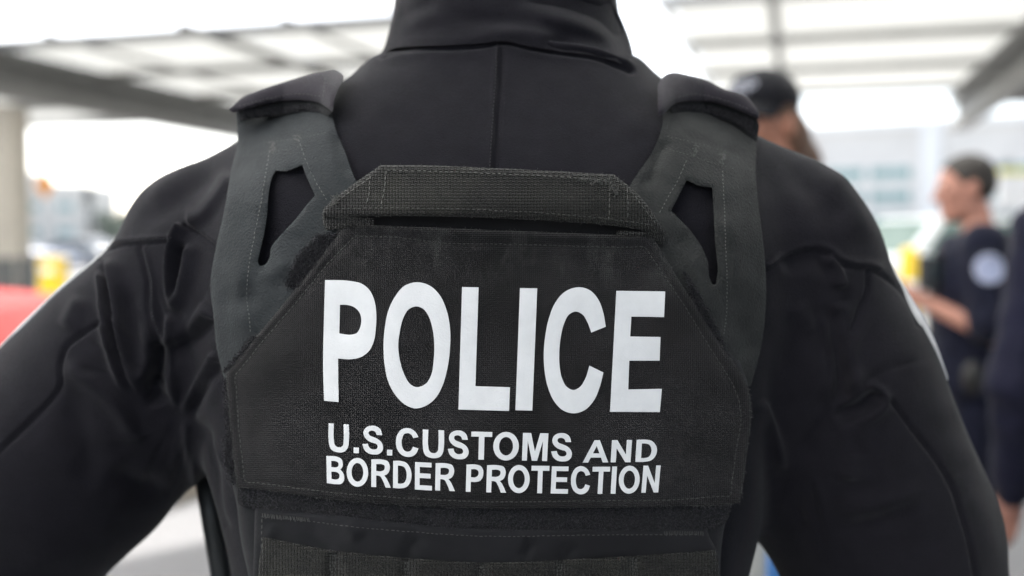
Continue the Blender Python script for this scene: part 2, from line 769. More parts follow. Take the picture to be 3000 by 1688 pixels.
class Cloth:
    """front sheet + rim + back of one piece of cloth, with stitching in the same mesh"""

    def __init__(self):
        self.V, self.F, self.M, self.UV = [], [], [], []
        self.n = 0

    def sheet(self, outer, depth, thick, step, holes=(), edge=10.0, drop=0.0015, m=0):
        P, T, loops = cdt_panel(outer, list(holes), step)
        d = np.full(len(P), 1e9)
        for lp in loops:
            d = np.minimum(d, dist_poly(lp, P[:, 0], P[:, 1])[0])
        D = depth(P[:, 0], P[:, 1]) + drop * (1 - np.clip(d / edge, 0, 1)) ** 2
        W = at(P[:, 0], P[:, 1], D)
        B = at(P[:, 0], P[:, 1], np.maximum(D, depth(P[:, 0], P[:, 1])) + thick)
        uv = np.stack([P[:, 0] * 0.62 / F_PX, -P[:, 1] * 0.62 / F_PX], 1)
        E = np.concatenate([T[:, [0, 1]], T[:, [1, 2]], T[:, [2, 0]]])
        key = {}
        for a, b in E:
            key[(a, b)] = 1
        rim = [(a, b) for (a, b) in key if (b, a) not in key]
        n = len(P)
        b0 = self.n
        self.V += [W, B]
        self.UV += [uv, uv]
        fs = [tuple(t) for t in (T + b0)] + [tuple(t[::-1]) for t in (T + b0 + n)]
        fs += [(b + b0, a + b0, a + b0 + n, b + b0 + n) for a, b in rim]
        self.F += fs
        self.M += [m] * len(fs)
        self.n += 2 * n
        return self

    def stitch(self, line, depth, dash=9.0, gap=5.0, w=1.6, lift=0.0006, m=1, closed=False, jit=0.8, slant=0.0):
        P = resample(spl(line, closed=closed, n=4) if len(line) > 2 else np.array([p[:2] for p in line], float), 3.0, closed)
        seg = np.linalg.norm(np.diff(P, axis=0), axis=1)
        s = np.concatenate([[0], np.cumsum(seg)])
        t = 0.0
        while t + dash < s[-1]:
            dl = dash * random.uniform(0.75, 1.15)
            q = []
            for u in (t, t + dl * 0.5, t + dl):
                q.append(np.array([np.interp(u, s, P[:, 0]), np.interp(u, s, P[:, 1])]))
            d = q[2] - q[0]
            nn = np.array([-d[1], d[0]]) / max(np.linalg.norm(d), 1e-6)
            j = random.uniform(-jit, jit)
            sl = slant * random.uniform(0.6, 1.3)
            q[0] = q[0] + nn * (j - sl)
            q[2] = q[2] + nn * (j + sl)
            q[1] = q[1] + nn * j
            pts, lifts = [], []
            for i, p in enumerate(q):
                ww = w * (1.0 if i == 1 else 0.6)
                for k in (-1, 0, 1):
                    pts.append(p + nn * k * ww)
                    lifts.append(lift * ((1.0 if k == 0 else 0.25) * (1.0 if i == 1 else 0.35)) + 0.00012)
            pts = np.array(pts)
            D = depth(pts[:, 0], pts[:, 1]) - np.array(lifts)
            W = at(pts[:, 0], pts[:, 1], D)
            b0 = self.n
            self.V.append(W)
            self.UV.append(pts * 0.62 / F_PX)
            for i in (0, 1):
                for k in (0, 1):
                    self.F.append((b0 + i * 3 + k, b0 + i * 3 + k + 1, b0 + i * 3 + k + 4, b0 + i * 3 + k + 3))
                    self.M.append(m)
            self.n += 9
            t += dl + gap * random.uniform(0.8, 1.2)
        return self

    def fuzz(self, poly, depth, count, length=9.0, w=0.7, rise=0.003, m=1, grow=0.0):
        poly = np.array(poly, float)
        x0, y0 = poly.min(0) - grow
        x1, y1 = poly.max(0) + grow
        k = 0
        while k < count:
            n = 4 * count
            X = RNG.uniform(x0, x1, n)
            Y = RNG.uniform(y0, y1, n)
            ok = inside(poly, X, Y)
            if grow > 0:
                ok |= dist_poly(poly, X, Y)[0] < grow * RNG.uniform(0, 1, n)
            for x, y in zip(X[ok], Y[ok]):
                if k >= count:
                    break
                a = RNG.uniform(0, 2 * math.pi)
                l = length * RNG.uniform(0.5, 1.4)
                d = np.array([math.cos(a), math.sin(a)])
                bend = np.array([-d[1], d[0]]) * RNG.uniform(-0.6, 0.6) * l
                p = np.array([x, y])
                q = [p, p + d * l * 0.5 + bend * 0.3, p + d * l * 0.75 + bend]
                r = [0.0, rise * RNG.uniform(0.5, 1.2), rise * RNG.uniform(0.1, 0.9)]
                nn = np.array([-d[1], d[0]]) * w
                pts = np.array([q[0] - nn, q[0] + nn, q[1] - nn, q[1] + nn, q[2]])
                D = depth(pts[:, 0], pts[:, 1]) - np.array([r[0], r[0], r[1], r[1], r[2]])
                b0 = self.n
                self.V.append(at(pts[:, 0], pts[:, 1], D))
                self.UV.append(pts * 0.62 / F_PX)
                self.F += [(b0, b0 + 1, b0 + 3, b0 + 2), (b0 + 2, b0 + 3, b0 + 4)]
                self.M += [m, m]
                self.n += 5
                k += 1
        return self

    def fray(self, outline, depth, count, length=7.0, w=0.5, m=1):
        P = np.asarray(outline, float)
        for k in range(count):
            i = random.randrange(len(P))
            a, b = P[i], P[(i + 1) % len(P)]
            p = a + (b - a) * random.random()
            ang = random.uniform(0, 2 * math.pi)
            d = np.array([math.cos(ang), math.sin(ang)]) * length * random.uniform(0.4, 1.5)
            nn = np.array([-d[1], d[0]]) / np.linalg.norm(d) * w
            q = p + d * 0.5 + nn * random.uniform(-3, 3)
            pts = np.array([p - nn, p + nn, q - nn, q + nn, p + d])
            D = depth(pts[:, 0], pts[:, 1]) - np.array([-0.0006, -0.0006, 0.0008, 0.0008, random.uniform(-0.0005, 0.0015)])
            b0 = self.n
            self.V.append(at(pts[:, 0], pts[:, 1], D))
            self.UV.append(pts * 0.62 / F_PX)
            self.F += [(b0, b0 + 1, b0 + 3, b0 + 2), (b0 + 2, b0 + 3, b0 + 4)]
            self.M += [m, m]
            self.n += 5
        return self

    def build(self, name, mats, parent):
        o = mesh_obj(name, np.concatenate(self.V), self.F, mats, parent, True, self.M, np.concatenate(self.UV))
        o.data.set_sharp_from_angle(angle=math.radians(48))
        return o

# ------------------------------------------------------------------ materials of the setting
M_CONC = mat("concrete_floor", (0.25, 0.25, 0.247), 0.85, 0.14, 0.9, 0.25, 30)
M_ROAD = mat("asphalt", (0.10, 0.10, 0.105), 0.9, 0.2, 0.6, 0.3, 60)
M_STEEL = mat("painted_steel", (0.30, 0.30, 0.29), 0.55, 0.12, 2.0)
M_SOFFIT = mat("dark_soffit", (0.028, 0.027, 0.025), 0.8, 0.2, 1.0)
M_STEEL_G = mat("grey_girder_steel", (0.14, 0.137, 0.13), 0.55, 0.12, 2.0)
M_STEEL_D = mat("dark_steel", (0.10, 0.10, 0.095), 0.6, 0.15, 2.0)
M_COLUMN = mat("beige_concrete", (0.42, 0.38, 0.32), 0.85, 0.12, 1.6, 0.2, 40)
M_PALE = mat("pale_render", (0.70, 0.68, 0.65), 0.8, 0.06, 0.5)
M_PALE2 = mat("cream_render", (0.62, 0.60, 0.56), 0.8, 0.08, 0.5)
M_WHITE = mat("white_paint", (0.80, 0.80, 0.79), 0.5, 0.03, 1.0)
M_GLASS = mat("teal_glass", (0.22, 0.36, 0.36), 0.12, 0.1, 0.4, spec=0.8)
M_DGLASS = mat("dark_glass", (0.03, 0.04, 0.045), 0.08, spec=0.8)
M_CARGLASS = mat("green_windscreen", (0.17, 0.235, 0.215), 0.10, spec=0.8)
M_RUBBER = mat("tyre_rubber", (0.02, 0.02, 0.02), 0.85, 0.2, 20)
M_RIM = mat("alloy_rim", (0.55, 0.55, 0.56), 0.35, metal=0.9)
M_YELLOW = mat("yellow_paint", (0.75, 0.50, 0.015), 0.5, 0.1, 2.0)
M_ORANGE = mat("orange_sign", (0.62, 0.22, 0.01), 0.5, 0.05, 2.0)
M_BLACK = mat("black_plastic", (0.015, 0.015, 0.016), 0.5, 0.1, 10)
M_BARK = mat("bark", (0.12, 0.09, 0.06), 0.9, 0.3, 6)
M_LEAF = mat("foliage", (0.22, 0.25, 0.20), 0.8, 0.45, 1.5)
M_HILL = mat("far_hill", (0.22, 0.26, 0.27), 0.9, 0.2, 0.02)

# roof sheet: white translucent plastic
M_SHEET = bpy.data.materials.new("translucent_roof_sheet")
M_SHEET.use_nodes = True
_nt = M_SHEET.node_tree
_nt.nodes.clear()
_o = _nt.nodes.new("ShaderNodeOutputMaterial")
_mx = _nt.nodes.new("ShaderNodeMixShader")
_mx.inputs[0].default_value = 0.6
_d = _nt.nodes.new("ShaderNodeBsdfDiffuse")
_d.inputs[0].default_value = (0.80, 0.80, 0.79, 1)
_t = _nt.nodes.new("ShaderNodeBsdfTranslucent")
_t.inputs[0].default_value = (0.66, 0.66, 0.64, 1)
_nt.links.new(_d.outputs[0], _mx.inputs[1])
_nt.links.new(_t.outputs[0], _mx.inputs[2])
_nt.links.new(_mx.outputs[0], _o.inputs[0])
M_SHEET2 = M_SHEET.copy()  # near-roof copy, made more transmissive to add light on the officer's upper back
M_SHEET2.name = "extra_light_roof_sheet"
for _n in M_SHEET2.node_tree.nodes:
    if _n.type == 'MIX_SHADER':
        _n.inputs[0].default_value = 0.92
    if _n.type == 'BSDF_TRANSLUCENT':
        _n.inputs[0].default_value = (0.95, 0.95, 0.93, 1)

# ------------------------------------------------------------------ ground
g = 1600.0
tag(mesh_obj("ground", [(-g, -g, 0), (g, -g, 0), (g, g, 0), (-g, g, 0)], [(0, 1, 2, 3)], M_CONC), kind="structure")
tag(mesh_obj("road", [(-400, 40, 0.004), (400, 12 - 60, 0.004), (400, 24 - 60, 0.004), (-400, 62, 0.004)], [(0, 1, 2, 3)], M_ROAD), kind="structure")
hv, hf = [], []
for i in range(61):
    x = -900 + 30 * i
    h = 26 + 12 * math.sin(i * 0.37) + 7 * math.sin(i * 0.91 + 1)
    hv += [(x, 900, -1), (x, 940, h * 0.7), (x, 1060, h)]
for i in range(60):
    for k in (0, 1):
        hf.append((i * 3 + k, i * 3 + 3 + k, i * 3 + 4 + k, i * 3 + 1 + k))
tag(mesh_obj("hills", hv, hf, M_HILL), kind="structure")

# raised island beyond the sunlit strip
_isl = [(-1.84, 5.0), (-1.30, 6.2), (-0.9, 8.0), (-2.4, 8.0), (-2.62, 5.4)]
_m = MB().prism(_isl, (0, 0, -0.02), Vector((1, 0, 0)), Vector((0, 1, 0)), Vector((0, 0, 0.14)))
tag(_m.build("kerb_island", mat("kerb_stone", (0.20, 0.175, 0.14), 0.9, 0.2, 3.0, 0.2, 40), None, False, 0.015), kind="structure")

# ------------------------------------------------------------------ canopy
TH = math.radians(16)
UX = Vector((math.cos(TH), -math.sin(TH), 0))
VX = Vector((math.sin(TH), math.cos(TH), 0))
RO = Vector((0.2, 19.0, 0))
RZ = 6.0


def rp(a, b, z=RZ):
    p = RO + UX * a + VX * b
    return Vector((p.x, p.y, z))


canopy = empty("inspection_canopy", rp(0, 0, 0), label="huge overhead canopy of white translucent panels on grey steel beams, carried by a beige column", cat="canopy")


def roof_sheet(a0, a1, b0, b1, material, z=RZ, hole=None, t=0.03, name="roof_panel"):
    P = [rp(a0, b0, z), rp(a1, b0, z), rp(a1, b1, z), rp(a0, b1, z)]
    if hole is None:
        m = MB()
        V = [tuple(p) for p in P] + [(p.x, p.y, p.z + t) for p in P]
        m.add(V, [(3, 2, 1, 0), (4, 5, 6, 7), (0, 1, 5, 4), (1, 2, 6, 5), (2, 3, 7, 6), (3, 0, 4, 7)])
        return m.build(name, material, canopy)
    loops = [[Vector((p.x, p.y, 0)) for p in P], [Vector((x, y, 0)) for x, y in hole]]
    tri = geometry.tessellate_polygon(loops)
    flat = [v for lp in loops for v in lp]
    n = len(flat)
    V = [(v.x, v.y, z) for v in flat] + [(v.x, v.y, z + t) for v in flat]
    Fc = [tuple(x) for x in tri] + [tuple(i + n for i in x[::-1]) for x in tri]
    b = 0
    for lp in loops:
        k = len(lp)
        Fc += [(b + i, b + (i + 1) % k, n + b + (i + 1) % k, n + b + i) for i in range(k)]
        b += k
    m = MB().add(V, Fc)
    return m.build(name, material, canopy)


PB = [0.9 + 4.3 * k for k in range(-6, 4)]        # purlin lines
B_END = 14.6
rows = [b for b in PB if b < B_END] + [B_END]
for i in range(len(rows) - 1):
    b0, b1 = rows[i] + 0.03, rows[i + 1] - 0.03
    for (a0, a1) in ((-13.4, -7.05), (-6.95, -2.6), (2.6, 4.5), (4.6, 9.6)):
        if b0 > -0.5:
            roof_sheet(a0, a1, b0, b1, M_SHEET)
shift = Vector((SUN_VEC.x, SUN_VEC.y, 0)) * (RZ / SUN_VEC.z)
patch = [(-2.4, 3.9), (-1.75, 4.22), (-1.50, 4.45), (-1.38, 4.55), (-1.05, 4.80), (-0.9, 6.2), (-1.45, 5.7), (-1.80, 5.02), (-2.0, 4.75)]
hole = [(x + shift.x, y + shift.y) for x, y in patch]
roof_sheet(-13.4, 5.6, -29.0, -0.03, M_SHEET2, hole=hole)
roof_sheet(5.7, 9.6, -15.9, -0.03, M_SHEET2)
roof_sheet(5.7, 9.6, -29.0, -16.0, M_STEEL_D, name="soffit")  # opaque strip added out of view, blocks roof light on the right
for b in PB:
    for (a0, a1) in ((-13.5, -2.5), (2.5, 9.7)):
        if b > 0:
            MB().beam(rp(a0, b, RZ - 0.13), rp(a1, b, RZ - 0.13), 0.19, 0.18).build("purlin", M_STEEL if a0 > 0 else M_STEEL_G, canopy, bevel=0.01)
for a in (-2.5, 2.5):
    MB().beam(rp(a, -0.6, RZ - 0.1), rp(a, B_END, RZ - 0.1), 0.14, 0.2).build("edge_beam", M_WHITE, canopy, bevel=0.01)
for a in (-7.0, 4.55):
    MB().beam(rp(a, -0.6, RZ - 0.30), rp(a, B_END, RZ - 0.30), 0.17, 0.16).build("rafter", M_STEEL_G, canopy, bevel=0.01)
for a in (-10.3, -4.7):
    MB().beam(rp(a, -0.6, RZ - 0.28), rp(a, B_END, RZ - 0.28), 0.09, 0.09).build("rafter", M_STEEL_G, canopy, bevel=0.01)


def girder(a, b0, b1):
    top = MB().beam(rp(a, b0, RZ - 0.2), rp(a, b1, RZ - 0.2), 0.6, 0.34)
    top.build("girder_chord", M_STEEL_D, canopy, bevel=0.02)
    MB().beam(rp(a, b0, RZ - 1.05), rp(a, b1, RZ - 1.05), 0.45, 0.28).build("girder_chord", M_STEEL_G, canopy, bevel=0.02)
    MB().beam(rp(a, b0, RZ - 0.63), rp(a, b1, RZ - 0.63), 0.12, 0.54).build("girder_web", M_STEEL_D, canopy)


girder(-13.6, -2, 21)
girder(9.85, -2, 16)
# the lane roof beyond each girder
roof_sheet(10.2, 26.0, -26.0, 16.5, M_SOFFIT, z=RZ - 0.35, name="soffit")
for i in range(len(rows) - 1):
    if rows[i] > -1:
        roof_sheet(-25.0, -14.0, rows[i] + 0.25, rows[i + 1] - 0.25, M_SHEET, z=RZ - 0.1)
        MB().beam(rp(-25, rows[i], RZ - 0.2), rp(-13.8, rows[i], RZ - 0.2), 0.36, 0.30).build("purlin", M_STEEL, canopy, bevel=0.02)
# columns
for (cx, cy, w) in ((-13.30, 25.4, 1.7), (18.6, 32.5, 0.6)):
    base = Vector((cx, cy, 0))
    c = MB().box((cx, cy, RZ / 2 - 0.4), (w, 0.9, RZ - 0.8 - 0.9), 0).box((cx, cy, 0.475), (w + 0.16, 1.06, 0.95), 0, 1)
    c.build("column", [M_COLUMN, M_STEEL_D], canopy, bevel=0.03)

# ------------------------------------------------------------------ far buildings
def facade_building(name, p0, p1, h, depth, label, wallm, rows_, cols, ww, wh, glass=M_GLASS, mull=2, z0=3.4, dz=2.2, pil=(), xs=None):
    p0, p1 = Vector((*p0, 0)), Vector((*p1, 0))
    ex = (p1 - p0)
    Lw = ex.length
    ex.normalize()
    ey = Vector((-ex.y, ex.x, 0))
    if ey.y < 0:
        ey = -ey
    root = empty(name, p0, label=label, cat="building")
    m = MB()
    m.prism([(0, 0), (Lw, 0), (Lw, depth), (0, depth)], p0, ex, ey, Vector((0, 0, h)))
    m.build("wall", wallm, root)
    m = MB()
    m.prism([(-0.25, -0.3), (Lw + 0.25, -0.3), (Lw + 0.25, depth + 0.3), (-0.25, depth + 0.3)], p0 + Vector((0, 0, h + 0.002)), ex, ey, Vector((0, 0, 0.5)))
    m.build("roof", M_WHITE, root)
    for px_ in pil:
        m = MB()
        m.prism([(px_, -0.35), (px_ + 1.3, -0.35), (px_ + 1.3, -0.002), (px_, -0.002)], p0, ex, ey, Vector((0, 0, h - 0.01)))
        m.build("pilaster", M_WHITE, root)
    for r in range(rows_):
        for x in (xs or [(c + 0.5) * Lw / cols for c in range(cols)]):
            if xs is None and any(px_ - ww / 2 - 0.1 < x < px_ + 1.4 + ww / 2 for px_ in pil):
                continue
            z = z0 + r * dz
            fr = MB()
            o = p0 + ex * x + Vector((0, 0, z))
            t = 0.10
            for (u0, u1, v0, v1) in ((-ww / 2, ww / 2, 0, t), (-ww / 2, ww / 2, wh - t, wh), (-ww / 2, -ww / 2 + t, t, wh - t), (ww / 2 - t, ww / 2, t, wh - t)):
                fr.prism([(u0, v0), (u1, v0), (u1, v1), (u0, v1)], o - ey * 0.10, ex, Vector((0, 0, 1)), ey * 0.098)
            for k in range(1, mull):
                u = -ww / 2 + ww * k / mull
                fr.prism([(u - 0.04, t), (u + 0.04, t), (u + 0.04, wh - t), (u - 0.04, wh - t)], o - ey * 0.09, ex, Vector((0, 0, 1)), ey * 0.088)
            w = fr.build("window", M_WHITE, root)
            gl = MB()
            gl.prism([(-ww / 2 + t, t), (ww / 2 - t, t), (ww / 2 - t, wh - t), (-ww / 2 + t, wh - t)], o - ey * 0.04, ex, Vector((0, 0, 1)), ey * 0.037)
            g_ = mesh_obj("pane", np.array([tuple(v) for v in gl.V]), gl.F, glass, root, False)
            g_.parent = w
            g_.location = -w.location
    return root


TP0, TP1 = Vector((13.0, 78.2)), Vector((46.0, 57.0))


def along(px_):
    """distance along the terminal facade of the point seen at photo column px_"""
    k = (px_ - 1500) / F_PX
    d = (TP1 - TP0).normalized()
    return (k * TP0.y - TP0.x) / (d.x - k * d.y)


facade_building("terminal_building", tuple(TP0), tuple(TP1), 9.0, 14,
                "long white terminal building with teal strip windows, behind the two officers at the right", M_PALE, 3, 8, 2.9, 1.0, mull=2, z0=2.15, dz=1.64,
                pil=(along(2693),), xs=[along(q_) for q_ in (2200, 2335, 2469, 2605, 2800, 2900, 2985)])
for (x, y, w, d, h, rz, lab, mm) in (
        (-62, 120, 20, 14, 7.5, 0.1, "low cream block far beyond the orange diamond sign", M_PALE2),
        (-44, 150, 26, 16, 8.5, -0.1, "wide pale warehouse far behind the dark pole", M_PALE),
        (-92, 165, 18, 14, 12.5, 0.15, "taller pale block just right of the beige column on the skyline", M_PALE)):
    ca, sa = math.cos(rz), math.sin(rz)
    facade_building("far_building", (x - w / 2 * ca, y - w / 2 * sa), (x + w / 2 * ca, y + w / 2 * sa), h, d, lab, mm, 2, 5, 2.0, 1.2, mull=2, z0=1.6, dz=3.0)


# ------------------------------------------------------------------ trees
def tree(x, y, h, r, seed, label):
    rng = random.Random(seed)
    root = empty("tree", (x, y, 0), label=label, cat="tree", group="trees on the far side of the lot")
    t = MB()
    t.tube([(x, y, 0), (x + 0.05, y, h * 0.3), (x - 0.05, y + 0.05, h * 0.62), (x, y, h * 0.85)], [h * 0.035, h * 0.028, h * 0.016, h * 0.005], 8)
    for k in range(7):
        a = k * 2.4 + rng.random()
        z = h * (0.35 + 0.06 * k)
        t.tube([(x, y, z), (x + math.cos(a) * r * 0.4, y + math.sin(a) * r * 0.4, z + h * 0.10), (x + math.cos(a) * r * 0.8, y + math.sin(a) * r * 0.8, z + h * 0.16)], [h * 0.014, h * 0.009, h * 0.003], 6)
    t.build("trunk", M_BARK, root)
    V, Fc = [], []
    cl = []
    for k in range(34):
        a = rng.uniform(0, 6.28)
        zz = rng.uniform(-1, 1)
        rr = math.sqrt(1 - zz * zz * 0.8) * rng.uniform(0.35, 1.0)
        cl.append((x + math.cos(a) * rr * r, y + math.sin(a) * rr * r, h * 0.66 + zz * h * 0.30, rng.uniform(0.22, 0.42) * r))
    for (cx, cy, cz, cr) in cl:
        for k in range(70):
            d = Vector((rng.gauss(0, 1), rng.gauss(0, 1), rng.gauss(0, 0.8))).normalized() * cr * rng.uniform(0.5, 1.05)
            p = Vector((cx, cy, cz)) + d
            s = rng.uniform(0.06, 0.12) * r
            u = Vector((rng.gauss(0, 1), rng.gauss(0, 1), rng.gauss(0, 1))).normalized()
            v = u.orthogonal().normalized()
            b = len(V)
            V += [p - u * s, p + v * s * 0.5, p + u * s, p - v * s * 0.5]
            Fc.append((b, b + 1, b + 2, b + 3))
    mesh_obj("crown", np.array([tuple(v) for v in V]), Fc, M_LEAF, root, False)


tree(-49.5, 125, 4.6, 2.6, 1, "small rounded tree on the skyline, nearest the orange diamond sign")
tree(-33.5, 125, 4.4, 2.4, 2, "broad green tree on the skyline behind the dark pole")
tree(-30.5, 120, 3.9, 2.0, 3, "low bushy tree closest to the officer's left shoulder")


# ------------------------------------------------------------------ vehicles
def make_car(name, loc, rz, paint, label, prof, cabin, width, group=None, wheels=(0.8, 3.5), wr=0.33, glass=M_DGLASS, cat="car", light=True):
    """built along +x (nose at +x side L), prof: side outline of the lower body, cabin: outline of the glasshouse"""
    root = empty(name, loc, rz, label, cat, group)
    R = Matrix.Rotation(rz, 4, 'Z')
    T = Matrix.Translation(Vector(loc))
    X = T @ R

    def fin(mb, nm, mats, par=None, bevel=0.0, smooth=True):
        mb.V = [tuple(v) for v in mb.V]
        o = mb.build(nm, mats, None, smooth, bevel, segs=3)
        o.parent = par or root
        return o
    w2 = width / 2
    b = MB()
    n = len(prof)
    st = [(-w2, 0.90), (-w2 * 0.93, 1.0), (w2 * 0.93, 1.0), (w2, 0.90)]
    zc = 0.62
    for (y, k) in st:
        b.V += [(x, y, zc + (z - zc) * k) for x, z in prof]
    for s in range(3):
        for i in range(n):
            j = (i + 1) % n
            b.F.append((s * n + i, s * n + j, (s + 1) * n + j, (s + 1) * n + i))
    b.F += [tuple(range(n)), tuple(range(4 * n - 1, 3 * n - 1, -1))]
    b.M = [0] * len(b.F)
    body = fin(b, "body", paint, None, 0.03)
    c = MB()
    zb = min(z for _, z in cabin)
    zt = max(z for _, z in cabin)
    for s in (-1, 1):
        for x, z in cabin:
            k = (z - zb) / (zt - zb)
            c.V.append((x, s * (w2 * 0.93 - 0.16 * k), z))
    m = len(cabin)
    c.F = [tuple(range(m - 1, -1, -1)), tuple(range(m, 2 * m))] + [(i, (i + 1) % m, m + (i + 1) % m, m + i) for i in range(m)]
    c.M = [0] * len(c.F)
    cab = fin(c, "cabin", paint, None, 0.05)
    # windows: side panes, front and rear screen (cabin: rear-bottom, rear-top, front-top, front-bottom)
    (x0, z0), (x1, z1), (x2, z2), (x3, z3) = cabin

    def side(u, v):
        xa, xb = x0 + (x1 - x0) * v, x3 + (x2 - x3) * v
        return xa + (xb - xa) * u, zb + (zt - zb) * v
    for s in (-1, 1):
        for (u0, u1) in ((0.08, 0.48), (0.53, 0.92)):
            q = [side(u0, 0.12), side(u1, 0.12), side(u1, 0.86), side(u0, 0.86)]
            wdw = MB()
            for e in (0.012, -0.02):
                for x, z in q:
                    k = (z - zb) / (zt - zb)
                    wdw.V.append((x, s * (w2 * 0.93 - 0.16 * k + e), z))
            wdw.F = [(0, 1, 2, 3), (7, 6, 5, 4), (0, 4, 5, 1), (1, 5, 6, 2), (2, 6, 7, 3), (3, 7, 4, 0)]
            wdw.M = [0] * 6
            fin(wdw, "window", glass, smooth=False)
    for (xa, za, xb, zb_, sg) in ((x3, z3, x2, z2, 1), (x0, z0, x1, z1, -1)):
        wdw = MB()
        for e in (0.014, -0.02):
            for (k, f) in ((0.10, -1), (0.10, 1), (0.90, 1), (0.90, -1)):
                x = xa + (xb - xa) * k
                z = za + (zb_ - za) * k
                wdw.V.append((x + sg * e, f * (w2 * 0.93 - 0.16 * k - 0.09), z + e * 0.5))
        wdw.F = [(0, 1, 2, 3), (7, 6, 5, 4), (0, 4, 5, 1), (1, 5, 6, 2), (2, 6, 7, 3), (3, 7, 4, 0)]
        wdw.M = [0] * 6
        fin(wdw, "windscreen" if sg > 0 else "rear_window", glass, smooth=False)
    for wx in wheels:
        for s in (-1, 1):
            ty = MB()
            y = s * (w2 - 0.10)
            ty.tube([(wx, y - 0.11, wr), (wx, y - 0.09, wr), (wx, y + 0.09, wr), (wx, y + 0.11, wr)], [wr * 0.9, wr, wr, wr * 0.9], 24)
            t_o = fin(ty, "wheel", M_RUBBER)
            ri = MB()
            ri.tube([(wx, y + s * 0.10, wr), (wx, y + s * 0.125, wr)], [wr * 0.64, wr * 0.58], 20)
            for k in range(5):
                a = k * 2 * math.pi / 5
                ri.beam((wx, y + s * 0.13, wr), (wx + math.cos(a) * wr * 0.6, y + s * 0.13, wr + math.sin(a) * wr * 0.6), 0.05, 0.03)
            fin(ri, "rim", M_RIM, t_o, smooth=False)
    L = max(x for x, _ in prof)
    if light:
        for s in (-1, 1):
            h = MB().box((L - 0.10, s * w2 * 0.70, 0.70), (0.22, 0.36, 0.16))
            fin(h, "headlight", M_WHITE, bevel=0.03)
            h = MB().box((0.08, s * w2 * 0.74, 0.78), (0.18, 0.28, 0.18))
            fin(h, "tail_light", M_REDL, bevel=0.03)
        fin(MB().box((L - 0.04, 0, 0.42), (0.12, width * 0.8, 0.14)), "bumper", M_BLACK, bevel=0.03)
    return root


M_REDL = mat("red_lens", (0.45, 0.02, 0.02), 0.3)
M_RED = mat("red_car_paint", (0.60, 0.020, 0.018), 0.5, spec=0.3)
M_CWHITE = mat("white_car_paint", (0.78, 0.79, 0.80), 0.3, spec=0.6)
M_SILVER = mat("silver_car_paint", (0.42, 0.44, 0.46), 0.3, spec=0.6)
M_BLUE = mat("blue_car_paint", (0.05, 0.09, 0.20), 0.35, spec=0.6)
SEDAN = [(0.0, 0.45), (0.05, 0.85), (0.5, 0.97), (3.0, 0.97), (4.2, 0.80), (4.5, 0.62), (4.5, 0.30), (4.2, 0.22), (0.25, 0.24)]
SCAB = [(0.55, 0.965), (1.25, 1.42), (2.35, 1.42), (3.15, 0.965)]
SUVP = [(0.0, 0.50), (0.03, 1.00), (0.4, 1.08), (3.3, 1.08), (4.4, 0.98), (4.7, 0.75), (4.7, 0.38), (4.4, 0.28), (0.25, 0.28)]
SUVC = [(0.12, 1.075), (0.45, 1.76), (2.75, 1.76), (3.5, 1.075)]
VANP = [(0.0, 0.45), (0.02, 1.1), (0.2, 1.15), (4.2, 1.15), (5.0, 1.02), (5.3, 0.8), (5.3, 0.38), (5.0, 0.28), (0.25, 0.28)]
VANC = [(0.02, 1.145), (0.06, 2.2), (3.7, 2.2), (4.55, 1.145)]

make_car("parked_car", (-7.5, 6.3, 0), 0.02, M_RED, "bright red car at the left edge, its bonnet in front of the yellow barrier", SUVP, SUVC, 1.85)
make_car("parked_suv", (9.3, 17.6, 0), math.radians(197), M_CWHITE, "white car with a pale green windscreen, right of the main officer's shoulder", SUVP, SUVC, 1.95, glass=M_CARGLASS, wr=0.37)
make_car("parked_van", (-27.2, 44.0, 0), math.radians(8), M_CWHITE, "white van far away at the left, standing before the low cream block", VANP, VANC, 2.0, cat="van")
make_car("parked_car", (-21.4, 38.0, 0), math.radians(5), M_BLUE, "dark blue car far away beneath the orange diamond sign", SEDAN, SCAB, 1.80)
make_car("parked_car", (-16.0, 41.0, 0), math.radians(172), M_SILVER, "silver car far away beside the officer's left upper arm", SEDAN, SCAB, 1.80)

# ------------------------------------------------------------------ street furniture
# orange diamond sign
sx, sy = -(1500 - 138) / F_PX * 50, 50.0
root = empty("warning_sign", (sx, sy, 0), label="orange diamond warning sign on a thin post against the bright sky", cat="sign")
MB().tube([(sx, sy, 0), (sx, sy, 4.7)], 0.035, 8).build("post", M_STEEL, root, True)
zc = CAM_Z + (699 - 540) / F_PX * 50
q = 0.62
sb = MB()
sb.prism([(0, -q * 1.25), (q * 0.8, 0), (0, q * 1.25), (-q * 0.8, 0)], (sx, sy - 0.07, zc), Vector((1, 0, 0)), Vector((0, 0, 1)), Vector((0, 0.03, 0)))
sb.build("sign_board", M_ORANGE, root, bevel=0.008)
# dark pole with a signal box
sx, sy = -(1500 - 266) / F_PX * 60, 60.0
root = empty("signal_pole", (sx, sy, 0), label="dark pole with a signal head, far off between the column and the officer", cat="pole")
MB().tube([(sx, sy, 0), (sx, sy, 4.6)], 0.07, 8).build("post", M_STEEL_D, root, True)
MB().box((sx, sy - 0.15, 3.9), (0.45, 0.3, 1.3)).build("signal_head", M_STEEL_D, root, bevel=0.05)


